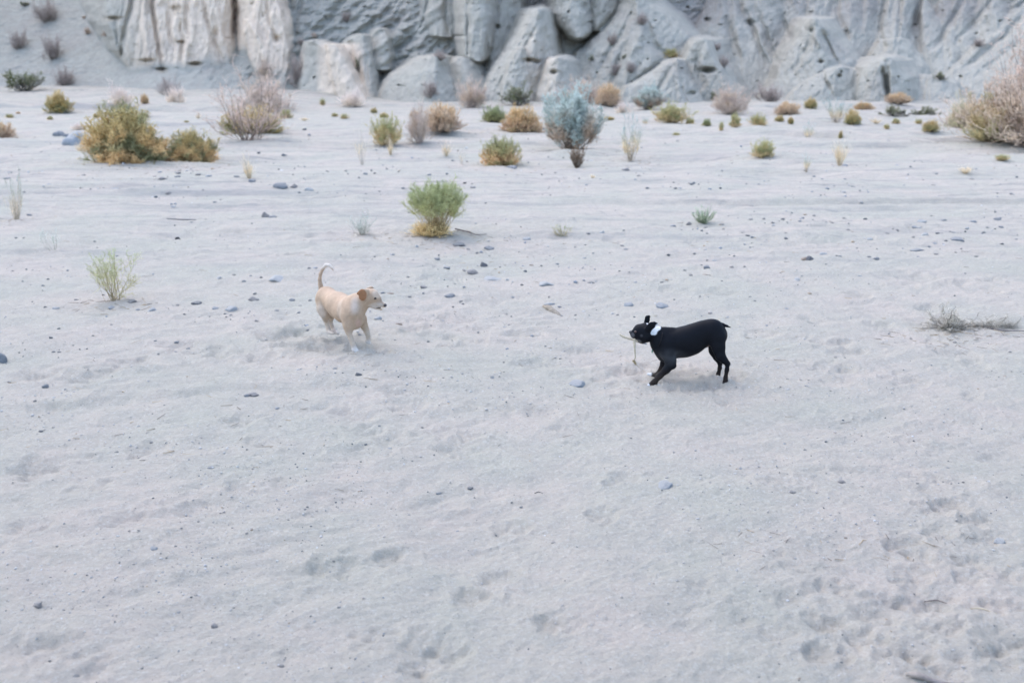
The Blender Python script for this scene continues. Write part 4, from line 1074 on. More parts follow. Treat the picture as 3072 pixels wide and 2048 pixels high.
BIG = [
 (*(226, 413), 68, 46, 'l', 'largest pale blue boulder left of the big green mound'),
 (*(176, 402), 36, 20, 'b', 'blue grey rock, leftmost of the three by the big green mound'),
 (*(200, 405), 20, 14, 'b', 'small rock wedged between the boulder and the leftmost rock'),
 (*c6(1735, 140), 24, 15, 'b', 'rounded dark stone below the thin pale grass stalks'),
 (*c6(1930, 172), 44, 22, 'b', 'domed blue grey rock half sunk in sand below the leafless shrub'),
 (*c6(2025, 178), 24, 14, 'g', 'brownish stone just right of the domed blue rock'),
 (*c6(2130, 200), 28, 12, 'w', 'flat whitish stone right of the domed rock'),
 (*c6(1828, 378), 24, 20, 'g', 'upright brown grey stone with a bluish one beside it'),
 (*c6(1880, 388), 26, 12, 'b', 'flat bluish stone leaning on the upright brown stone'),
 (*c6(1222, 530), 15, 12, 'k', 'single black round stone on bare sand, left of centre'),
 (*c6(1915, 812), 58, 16, 'w', 'broad flat whitish slab above the cream dog'),
 (*c6(1355, 975), 34, 12, 'd', 'flat dark sliver of rock left of the cream dog'),
 (*c6(1590, 1018), 40, 15, 'w', 'flat pale stone left of the cream dog'),
 (*c6(1045, 1028), 28, 15, 'w', 'rounded whitish stone right of the open green shrub'),
 (*c6(1745, 955), 30, 14, 'g', 'pinkish flat stone near the cream dog tail'),
 (*c6(8, 1360), 30, 36, 'b', 'blue stone cut by the left edge of the picture'),
 (*c6(770, 1010), 28, 11, 'l', 'pale blue stone at the foot of the open green shrub'),
 (*c6(900, 977), 30, 10, 'd', 'dark flat stone right of the foot of the open green shrub'),
 (*c7(905, 152), 11, 6, 'k', 'small black stone on the far sand below the green topped shrub'),
 (*c7(2015, 60), 26, 13, 'g', 'grey stone below the thin grey blue shrub'),
 (*c7(1225, 50), 36, 11, 'b', 'flat blue stone at the foot of the green topped orange shrub'),
 (*c7(862, 573), 42, 13, 'd', 'long dark flat stone below the broom'),
 (*c7(1070, 604), 34, 12, 'b', 'flat blue grey stone right below the broom twigs'),
 (*c7(1035, 712), 26, 24, 'd', 'upright dark blue rock between the broom and the cream dog head'),
 (*c7(955, 770), 36, 18, 'g', 'light grey lump below the upright dark rock'),
 (*c7(1090, 817), 62, 10, 'w', 'long thin whitish slab right of the cream dog head'),
 (*c7(1465, 848), 54, 16, 'w', 'flat beige slab in the middle of the sand'),
 (*c7(1775, 843), 24, 7, 'd', 'thin flat dark stone above the black dog head, left'),
 (*c7(2268, 997), 40, 22, 'l', 'rounded pale blue rock above the black dog back'),
 (*c7(2040, 990), 34, 15, 'l', 'pale blue rock above the black dog nose'),
 (*c7(1490, 988), 34, 11, 'l', 'pale blue stone above the driftwood'),
 (*c7(800, 930), 34, 14, 'b', 'blue grey stone right of the cream dog head'),
 (*c7(308, 1088), 26, 14, 'w', 'whitish stone beside the cream dog chest'),
 (*c7(170, 1470), 23, 17, 'd', 'dark blue stone in front of the cream dog paw'),
 (*c7(1680, 1533), 54, 20, 'l', 'buried pale blue slab left of the black dog front paw'),
 (*c8(875, 672), 27, 20, 'd', 'rounded dark grey rock on the rise above the black dog tail'),
 (*c8(835, 678), 18, 11, 't', 'tan stone leaning against the rounded dark rock'),
 (*c8(1625, 615), 46, 13, 'b', 'large flat blue rock on the stony rise at the right'),
 (*c8(1890, 545), 40, 14, 'b', 'ragged blue rock upper right on the stony rise'),
 (*c8(2170, 405), 20, 12, 'b', 'blue stone farthest right on the stony rise'),
 (*c8(1670, 510), 26, 13, 'w', 'whitish stone in the middle of the stony rise'),
 (*c8(165, 738), 24, 17, 'b', 'blue grey stone in the loose group right of the centre'),
 (*c8(45, 435), 22, 12, 'g', 'grey stone left of the spiky green tuft'),
 (*cl(1255, 134), 34, 13, 'g', 'flat grey stone, the right one of a touching pair'),
 (*cl(1223, 140), 18, 10, 'b', 'small blue stone, the left one of a touching pair'),
 (*cl(225, 95), 20, 13, 'b', 'blue stone above the sand scarp at the left'),
 (*cl(762, 897), 20, 13, 'l', 'pale blue pebble alone on the near sand at the left'),
 (*cl(185, 1180), 26, 18, 'g', 'purplish pebble near the lower left corner'),
 (*cl(1063, 1278), 22, 22, 'g', 'crumbly grey pebble low on the near sand'),
 (*cl(1393, 1474), 22, 9, 'd', 'flat dark pebble near the bottom edge'),
 (*cm(678, 600), 20, 11, 'd', 'dark pebble, right one of two in the middle of the near sand'),
 (*cm(522, 622), 18, 9, 'b', 'bluish pebble, left one of two in the middle of the near sand'),
 (*cm(1650, 585), 50, 16, 'l', 'buried pale blue slab in the near sand below the black dog'),
 (*cr(547, 606), 22, 14, 'g', 'grey brown pebble, left of two below the black dog hind feet'),
 (*cr(790, 567), 20, 13, 'g', 'dark brown pebble, right of two below the black dog hind feet'),
 (*cr(1580, 855), 40, 14, 'w', 'whitish half buried stone near the right edge among footprints'),
 (*cl(1045, 497), 20, 8, 'b', 'small flat blue pebble alone in the left foreground'),
]
for (u, v, w, h, k, lab) in BIG:
    stone(u, v, w, h, k, lab)

SMALL = {
 c6: "575,100,d,14 790,190,l,20 45,125,b,20 1225,88,g,18 1110,125,g,22 1630,112,b,18 200,378,b,14 1195,318,w,18 1165,232,g,22 1400,207,g,8 1510,808,w,18 1800,806,d,10 1680,832,b,12 1480,1015,l,20 1755,918,d,12 2010,960,b,18 385,1018,l,22 310,1010,d,10 525,958,d,14 1220,992,g,12 1270,1060,d,10 1590,1068,d,12 1550,1056,d,9 405,1158,d,10 350,1220,d,12 640,1210,d,8 1070,1245,b,9 1218,1250,b,16 1295,1290,b,12 1090,1340,d,9 365,1320,d,10 405,1320,d,12 130,1320,d,8 315,1552,b,15 710,925,d,9 950,1028,l,16 2305,1430,b,15 1950,1345,t,7 85,762,d,8 1480,290,b,12 1520,272,g,8 765,1133,b,8 2135,965,d,12 2170,740,l,18 2130,745,d,12 1365,100,g,20 1440,105,l,22 2060,1050,b,12 1905,1035,b,14 1000,1285,g,7 505,1277,d,7 1610,790,g,12 110,540,d,9 165,540,d,7 2250,80,d,8 2020,98,g,8 1875,72,d,6 60,1530,g,9 910,1405,d,16 2120,1160,b,9 1765,1108,g,12 295,865,b,9",
 c7: "930,608,g,15 990,632,d,10 1330,537,w,28 575,590,w,12 715,678,b,18 405,650,l,16 285,658,d,7 375,685,t,7 780,745,b,22 1200,823,w,16 512,803,d,10 840,857,g,9 1300,858,d,11 1435,728,d,9 1365,722,t,14 1545,714,b,14 1150,738,d,7 340,915,b,16 395,918,t,22 625,870,g,28 520,938,d,15 1235,933,l,14 880,970,g,15 892,992,d,10 825,1010,d,9 450,1118,t,22 750,1097,l,16 1555,1007,b,14 1960,1065,d,10 1670,1065,d,10 1190,1057,g,10 1210,1130,g,8 655,1255,d,10 820,1238,d,6 820,1303,g,8 65,1462,d,7 15,1430,b,14 758,1500,g,7 1095,1495,b,12 1850,495,w,20 1755,503,g,16 2000,485,d,8 2340,452,l,18 2310,652,d,12 2015,612,b,18 1990,587,g,12 1495,240,g,8 100,95,d,7 220,92,b,16 285,94,d,10 175,120,g,10 660,100,b,14 480,188,b,12 450,85,d,6 965,185,g,20 1530,88,d,8 2105,106,g,16 1120,440,g,7 1905,640,d,6 1075,657,d,6 620,920,b,8 1480,1145,g,6 1175,1392,g,7 1370,1195,l,12 835,100,w,10 1790,640,b,9 1730,675,l,14 1960,580,d,6 370,75,d,9 1325,160,g,6 425,1238,d,8 180,1210,b,10",
 c8: "690,408,d,14 810,420,b,16 450,523,d,15 710,505,g,8 1140,480,g,12 970,640,w,24 1085,657,b,14 1285,662,d,15 1335,677,b,18 1750,645,g,16 1740,573,l,14 1760,503,d,16 1410,505,g,16 1290,540,w,20 2195,460,b,14 2075,498,d,12 2025,662,d,14 130,720,d,8 155,780,t,16 55,785,d,13 15,758,d,10 80,640,d,10 425,735,g,10 270,835,d,8 790,822,w,22 1220,800,w,14 465,940,d,10 497,967,d,9 118,938,g,9 310,1080,w,12 1118,1362,d,7 1715,383,d,9 2255,1322,g,9 1875,1258,g,12 905,112,b,12 1570,1222,g,9 1425,1190,b,8 905,380,d,10 560,405,g,14 1030,425,g,12 1650,420,w,30 1800,412,b,18 1600,455,l,18 2000,420,l,20 1870,495,b,16 1920,610,g,10 2200,575,d,14 2155,357,d,8 1110,400,g,14 620,430,g,12 1480,470,g,12 1200,605,g,8 1590,530,g,10 2100,465,b,10 1960,470,w,16 1815,555,d,12 1700,590,b,10 2300,545,b,10 340,735,g,12 220,690,w,18 1060,655,d,8 170,685,g,10 160,460,d,16 270,435,g,14 355,660,d,9 1630,465,w,14 720,1020,l,14 1880,635,d,8",
 cl: "172,168,d,10 815,187,d,9 755,232,d,6 200,318,d,15 1375,205,l,16 750,368,g,12 825,373,d,8 578,423,d,13 612,498,d,5 1250,805,t,10 885,1213,b,14 948,1144,d,9 432,1030,d,9 245,1435,d,10 375,1538,d,20 1302,1460,w,12 1680,1190,d,10 1655,958,g,10 1525,693,d,8 1430,758,d,7 503,722,d,6 120,1185,g,5 705,1497,d,9 640,812,g,7 1080,945,w,6 1560,1255,w,8 870,888,d,9 955,932,d,5 825,945,d,6 500,810,g,5 1068,1192,d,6 180,1345,w,8",
 cm: "162,98,d,8 228,297,b,10 280,400,l,16 500,437,d,7 392,467,d,7 700,650,d,7 188,678,d,6 312,732,d,6 932,693,b,11 1093,870,g,14 1448,492,d,6 1478,352,d,8 805,828,d,9 1150,1062,d,6 55,1120,d,5 30,1190,b,9 1375,1495,d,7 897,635,d,5 45,647,d,5 15,693,d,5 855,1130,d,6 1360,960,d,5 130,615,t,8 1520,1222,g,7 790,52,l,12 470,100,d,7 525,197,d,5 1240,1508,d,5 860,322,b,9 1560,1003,d,5 440,297,g,12 965,232,d,6",
 cr: "607,411,b,9 505,378,w,10 287,499,l,10 808,848,t,9 763,908,d,4 1318,467,d,6 1316,498,b,8 1393,565,d,9 938,1255,b,7 1150,1115,d,7 485,98,d,7 1683,532,d,6 295,456,d,4 8,258,d,5 580,1545,t,9 1542,535,d,4 690,1530,b,5 735,1075,g,6 138,1260,d,5 1545,1283,d,6 668,352,g,5 928,215,b,6 1600,45,t,8 880,637,d,4",
}
for f, s in SMALL.items():
    for t in s.split():
        x, y, k, w = t.split(',')
        u, v = f(float(x), float(y))
        w = float(w)
        stone(u, v, w, w * (.42 if w > 12 else .6), k)


def gravel(name, n, seed, vr, sizes, mats, sub, label_kind='stuff', dens=None):
    """uncountable grit: many tiny stones in one object"""
    bv, bf = ico(sub)
    R0 = np.random.RandomState(seed)
    u = R0.uniform(-700, 3772, n * 4); v = R0.uniform(vr[0], vr[1], n * 4)
    dx, dy, dz = ray(u, v); t = HC / -dz; x, y = dx * t, dy * t
    m = ss(-.1, .6, noise2(x / 1.3, y / .8, seed)) * .93 + .07
    m *= dens(u, v) if dens else 1
    keep = R0.uniform(0, 1, len(u)) < m
    x, y = x[keep][:n], y[keep][:n]
    n = len(x)
    z = height(x, y)
    px = sizes[0] * (1 - R0.uniform(0, 1, n)) ** -.42
    s = np.minimum(px, sizes[1]) * np.hypot(y, HC) / F * .5
    sc = np.stack([s * R0.uniform(.8, 1.3, n), s * R0.uniform(.6, 1, n), s * R0.uniform(.4, .8, n)], -1)
    a = R0.uniform(0, 6.28, n)
    W = bv[None] * (1 + .25 * R0.uniform(-1, 1, (n, len(bv), 1))) * sc[:, None]
    X = W[..., 0] * np.cos(a)[:, None] - W[..., 1] * np.sin(a)[:, None] + x[:, None]
    Y = W[..., 0] * np.sin(a)[:, None] + W[..., 1] * np.cos(a)[:, None] + y[:, None]
    Z = W[..., 2] + z[:, None] + sc[:, 2:3] * .25
    V = np.stack([X, Y, Z], -1).reshape(-1, 3)
    Fc = (bf[None] + (np.arange(n) * len(bv))[:, None, None]).reshape(-1, 3)
    pal = np.array([(.09, .10, .11), (.14, .15, .16), (.22, .24, .27), (.30, .28, .26), (.38, .37, .36), (.46, .46, .47), (.34, .27, .20)])
    ci = R0.choice(len(pal), n, p=mats)
    c = np.repeat(pal[ci] * R0.uniform(.8, 1.2, (n, 1)), len(bv), axis=0)
    me = mesh_from(name, V, Fc, GRIT, sub > 1, c)
    link(name, me, kind='stuff', label='fine dark and pale grit and pebbles strewn over the sand' if seed == 1 else ('crumbs of pale dry sand broken up by feet' if seed == 2 else 'coarser gravel strewn over the stony rise and far wash'), cat='gravel')

GRIT = attr_mat('grit', .9, .15, .15, 60)
gravel('gravel', 4200, 1, (640, 2120), (2.2, 7), (.16, .24, .20, .18, .10, .06, .06), 1)
gravel('sand_crumbs', 3800, 2, (1000, 2120), (3.0, 10), (0, 0, 0, .25, .70, .05, 0), 1)


def dn(u, v):
    a = np.exp(-(((v - 700) / 60) ** 2)) * ss(1900, 2400, u)
    b_ = np.exp(-(((v - 545) / 40) ** 2)) * .6
    c = np.exp(-(((v - 850) / 90) ** 2)) * ss(1200, 1500, u) * (1 - ss(2000, 2300, u)) * .7
    d_ = ss(640, 600, v) * .5
    return np.clip(a + b_ + c + d_ + .03, 0, 1)
gravel('coarse_gravel', 3600, 3, (395, 1150), (3.4, 12), (.12, .2, .22, .18, .14, .08, .06), 2, dens=dn)

def litter():
    R0 = np.random.RandomState(77)
    P0, P1 = [], []
    for (u, v, w, n) in [(385, 510, 320, 90), (578, 500, 180, 40), (1312, 722, 240, 110), (342, 912, 150, 40), (1086, 712, 120, 30), (50, 668, 110, 30), (748, 432, 260, 70),
                         (1715, 470, 200, 60), (1503, 505, 160, 50), (1566, 398, 160, 30), (1330, 412, 160, 30), (1890, 488, 90, 30), (2287, 476, 100, 30), (3000, 450, 340, 110),
                         (2895, 1000, 300, 90), (2110, 674, 110, 25), (1160, 445, 140, 30), (2600, 1650, 700, 40), (700, 1300, 1400, 40), (1800, 800, 1800, 70), (1500, 1100, 1800, 60)]:
        uu = u + R0.normal(0, w * .42, n); vv = v + np.abs(R0.normal(0, w * .06 + 4, n)) * R0.choice([1, -.6], n)
        x, y = plain(uu, np.maximum(vv, 300))
        z = height(x, y)
        a = R0.uniform(0, 6.28, n); L = R0.uniform(.02, .09, n) * np.minimum(1, y / 9 + .3)
        d = np.stack([np.cos(a), np.sin(a), R0.uniform(-.1, .25, n)], -1) * L[:, None]
        c = np.stack([x, y, z + .004], -1)
        P0.append(c - d * .5); P1.append(c + d * .5)
    P0 = np.concatenate(P0); P1 = np.concatenate(P1); n = len(P0)
    D = np.hypot(P0[:, 1], HC)
    r = .0011 * (1 + D / 9) * R0.uniform(.6, 1.4, n)
    col = np.array([(.40, .31, .20), (.20, .17, .15), (.30, .25, .19)])[R0.randint(0, 3, n)]
    v_, f_, c_ = prisms(P0, P1, r, r * .6, col, col)
    link('plant_litter', mesh_from('plant_litter', v_, f_, TWIG, False, c_), None, 'broken dry twigs and straw lying round the shrubs', 'litter', kind='stuff')
litter()

# ------------------------------------------------------------------ wood
WOOD = attr_mat('weathered_wood', .85, .15, .3, 25, .5, 60, .003)


def rod(name, pts, rad, col, parent=None, label=None, cat=None, mat=None, seg=8, jit=.15, seed=1, col2=None):
    """one bent tapering stick through the points"""
    P = np.array([tuple(p) for p in pts], float); rad = np.array(rad, float)
    t = np.linspace(0, len(P) - 1, (len(P) - 1) * 5 + 1)
    def cr_(A):
        i = np.clip(t.astype(int), 0, len(A) - 2); f = (t - i)[:, None]
        A2 = A.reshape(len(A), -1)
        a = A2[np.maximum(i - 1, 0)]; b = A2[i]; c = A2[i + 1]; d = A2[np.minimum(i + 2, len(A) - 1)]
        return .5 * ((2 * b) + (-a + c) * f + (2 * a - 5 * b + 4 * c - d) * f ** 2 + (-a + 3 * b - 3 * c + d) * f ** 3)
    Q = cr_(P); r = np.maximum(cr_(rad)[:, 0], 1e-4)
    R0 = np.random.RandomState(seed)
    d = np.gradient(Q, axis=0); d = unit(d)
    ref = np.array([0.1, .9, .2]); a = unit(np.cross(d, ref)); b = np.cross(d, a)
    V = []
    for k in range(seg):
        an = 2 * np.pi * k / seg
        V.append(Q + (a * math.cos(an) + b * math.sin(an)) * (r * (1 + jit * R0.uniform(-1, 1, len(r))))[:, None])
    V = np.stack(V, 1).reshape(-1, 3)
    n = len(Q)
    i = np.arange(n - 1)[:, None]; k = np.arange(seg)[None]
    Fc = np.stack([i * seg + k, i * seg + (k + 1) % seg, (i + 1) * seg + (k + 1) % seg, (i + 1) * seg + k], -1).reshape(-1, 4)
    V = np.concatenate([V, Q[:1], Q[-1:]])
    cap = [[(q + 1) % seg, q, n * seg, n * seg] for q in range(seg)]
    bm_f = Fc.tolist()
    me = bpy.data.meshes.new(name)
    tri = [[(q + 1) % seg, q, n * seg] for q in range(seg)] + [[(n - 1) * seg + q, (n - 1) * seg + (q + 1) % seg, n * seg + 1] for q in range(seg)]
    me.from_pydata(V.tolist(), [], bm_f + tri)
    for pl in me.polygons: pl.use_smooth = True
    ca = me.color_attributes.new('Col', 'FLOAT_COLOR', 'POINT')
    c = np.ones((len(V), 4), np.float32); c[:, :3] = col
    if col2 is not None:
        tt = np.concatenate([np.repeat(np.linspace(0, 1, n), seg), [0, 1]])[:, None]
        c[:, :3] = np.array(col) * (1 - tt) + np.array(col2) * tt
    ca.data.foreach_set('color', c.ravel())
    me.materials.append(mat or WOOD)
    return me


def lift(p, dz):
    return Vector((p.x, p.y, p.z + dz))

g = [gpt(*c7(1446, 1012)), gpt(*c7(1482, 1028)), gpt(*c7(1528, 1052)), gpt(*c7(1566, 1072))]
link('driftwood', rod('driftwood', [lift(g[0], .004), lift(g[1], .006), lift(g[2], .002), lift(g[3], -.004)], [.010, .026, .022, .008], (.30, .25, .19), col2=(.22, .20, .17)), None, 'short piece of brown driftwood half buried in the middle of the sand', 'driftwood')
g = [gpt(*cr(1105, 1541)), gpt(*cr(1170, 1553)), gpt(*cr(1290, 1568)), gpt(*cr(1420, 1590))]
link('branch', rod('branch', [lift(q, .012) for q in g], [.007, .010, .009, .008], (.30, .26, .22), col2=(.16, .14, .15)), None, 'broken grey branch lying at the bottom edge near the right corner', 'branch')
g = [gpt(*c7(840, 500)), gpt(*c7(930, 520)), gpt(*c7(985, 532)), gpt(*c7(1055, 520))]
link('fallen_twig', rod('fallen_twig', [lift(q, .02) for q in g], [.008, .007, .005, .003], (.12, .105, .10)), None, 'dark fallen twig lying right of the broom foot', 'twig')
g = [gpt(*c6(1150, 408)), gpt(*c6(1240, 412)), gpt(*c6(1350, 414))]
link('fallen_twig', rod('fallen_twig', [lift(q, .01) for q in g], [.006, .007, .004], (.2, .19, .19)), None, 'thin straight twig lying above the black round stone', 'twig')
g = [gpt(*cm(1000, 628)), gpt(*cm(1018, 622)), gpt(*cm(1040, 630))]
link('fallen_twig', rod('fallen_twig', [lift(q, .004) for q in g], [.0015, .002, .001], (.1, .1, .1)), None, 'tiny curved dark twig in the middle of the near sand', 'twig')
for (pts, lab) in (([(1430, 1205), (1480, 1195), (1560, 1222)], 'pale dry straw crossing a footprint at the right'),
                   ([(1200, 1150), (1260, 1155), (1310, 1172)], 'dark curved twig between footprints at the right')):
    g = [gpt(*cr(*q)) for q in pts]
    link('fallen_twig', rod('fallen_twig', [lift(q, .008) for q in g], [.002, .0025, .0015], (.42, .36, .26) if 'straw' in lab else (.15, .13, .12)), None, lab, 'twig')
g = [gpt(*c8(2090, 1168)), gpt(*c8(2200, 1182)), gpt(*c8(2352, 1186))]
link('fallen_twig', rod('fallen_twig', [lift(q, .012) for q in g], [.003, .005, .003], (.16, .15, .15)), None, 'dark bare twig trailing right from the creeping shrub', 'twig')

# ------------------------------------------------------------------ dogs: one skin grown over blended tapering volumes
class Body:
    def __init__(self, lo, hi, h):
        self.h = h
        self.ax = [np.arange(lo[i], hi[i] + h, h) for i in range(3)]
        self.lo = np.array([a[0] for a in self.ax])
        self.D = np.full([len(a) for a in self.ax], 1.0)

    def add(self, a, b, ra, rb, ys=1.0, k=.02):
        a, b = np.array(a, float), np.array(b, float)
        rm = max(ra, rb) * max(1, ys) + k * 1.5 + .01
        sl = []
        for i in range(3):
            m0, m1 = min(a[i], b[i]) - rm, max(a[i], b[i]) + rm
            i0 = max(0, int((m0 - self.lo[i]) / self.h)); i1 = min(len(self.ax[i]), int((m1 - self.lo[i]) / self.h) + 2)
            if i1 <= i0: return
            sl.append(slice(i0, i1))
        X, Y, Z = np.meshgrid(*[self.ax[i][sl[i]] for i in range(3)], indexing='ij')
        # squash sideways by scaling distances in y about the axis
        ab = b - a
        t = ((X - a[0]) * ab[0] + (Y - a[1]) * ab[1] + (Z - a[2]) * ab[2]) / (ab @ ab + 1e-12)
        t = np.clip(t, 0, 1)
        d = np.sqrt((X - a[0] - t * ab[0]) ** 2 + ((Y - a[1] - t * ab[1]) / ys) ** 2 + (Z - a[2] - t * ab[2]) ** 2) - (ra + (rb - ra) * t)
        d *= min(1, max(ys, .5))
        o = self.D[tuple(sl)]
        hh = np.clip(.5 + .5 * (o - d) / k, 0, 1)
        self.D[tuple(sl)] = o * (1 - hh) + d * hh - k * hh * (1 - hh)

    def chain(self, pts, ys=1.0, k=.02):
        for p, q in zip(pts[:-1], pts[1:]):
            self.add(p[0], q[0], p[1], q[1], ys, k)

    def mesh(self):
        D = self.D
        nx, ny, nz = D.shape
        ins = D < 0
        c = np.stack([ins[i:nx - 1 + i, j:ny - 1 + j, k:nz - 1 + k] for i in (0, 1) for j in (0, 1) for k in (0, 1)], 0).sum(0)
        cell = (c > 0) & (c < 8)
        idx = -np.ones(cell.shape, np.int64)
        ci, cj, ck = np.nonzero(cell)
        idx[ci, cj, ck] = np.arange(len(ci))
        acc = np.zeros((len(ci), 3)); cnt = np.zeros(len(ci))
        cor = [(0, 0, 0), (1, 0, 0), (0, 1, 0), (1, 1, 0), (0, 0, 1), (1, 0, 1), (0, 1, 1), (1, 1, 1)]
        ed = [(0, 1), (2, 3), (4, 5), (6, 7), (0, 2), (1, 3), (4, 6), (5, 7), (0, 4), (1, 5), (2, 6), (3, 7)]
        vals = [D[ci + o[0], cj + o[1], ck + o[2]] for o in cor]
        for p, q in ed:
            a, b = vals[p], vals[q]
            m = (a < 0) != (b < 0)
            t = np.where(m, a / np.where(m, a - b, 1), 0)
            pos = np.array(cor[p])[None] + t[:, None] * (np.array(cor[q]) - np.array(cor[p]))[None]
            acc += pos * m[:, None]; cnt += m
        V = (acc / cnt[:, None] + np.stack([ci, cj, ck], -1)) * self.h + self.lo
        F_ = []
        for ax in range(3):
            a = [slice(None)] * 3; b = [slice(None)] * 3
            a[ax] = slice(0, -1); b[ax] = slice(1, None)
            cr0 = ins[tuple(a)] != ins[tuple(b)]
            i, j, k = np.nonzero(cr0)
            o1, o2 = [(1, 2), (2, 0), (0, 1)][ax]
            ijk = np.stack([i, j, k], 1)
            ok = (ijk[:, o1] > 0) & (ijk[:, o2] > 0) & (ijk[:, o1] < D.shape[o1] - 1) & (ijk[:, o2] < D.shape[o2] - 1)
            ijk = ijk[ok]
            def off(d1, d2):
                q = ijk.copy(); q[:, o1] -= d1; q[:, o2] -= d2
                return idx[q[:, 0], q[:, 1], q[:, 2]]
            q = np.stack([off(1, 1), off(0, 1), off(0, 0), off(1, 0)], 1)
            fl = ins[ijk[:, 0], ijk[:, 1], ijk[:, 2]]
            q[~fl] = q[~fl][:, ::-1]
            F_.append(q)
        Fc = np.concatenate(F_)
        Fc = Fc[(Fc >= 0).all(1)]
        # light smoothing
        e = np.concatenate([Fc[:, [0, 1]], Fc[:, [1, 2]], Fc[:, [2, 3]], Fc[:, [3, 0]]])
        for it in range(2):
            s = np.zeros_like(V); n = np.zeros(len(V))
            np.add.at(s, e[:, 0], V[e[:, 1]]); np.add.at(n, e[:, 0], 1)
            np.add.at(s, e[:, 1], V[e[:, 0]]); np.add.at(n, e[:, 1], 1)
            V = V * .5 + .5 * s / n[:, None]
        return V, Fc


FUR = attr_mat('short_fur', .55, .10, .10, 40, .35, 260, .002)
NOSE = attr_mat('wet_nose', .3, .5, .1, 40)


def blob(name, c, r, col, parent, mat, sq=(1, 1, 1), label=None):
    v, f = ico(3)
    v = v * np.array(sq) * r * (1 + .05 * noise3(v[:, 0] * 2, v[:, 1] * 2, v[:, 2] * 2))[:, None] + np.array(c)
    return link(name, mesh_from(name, v, f, mat, True, np.tile(np.array(col), (len(v), 1))), parent, label)


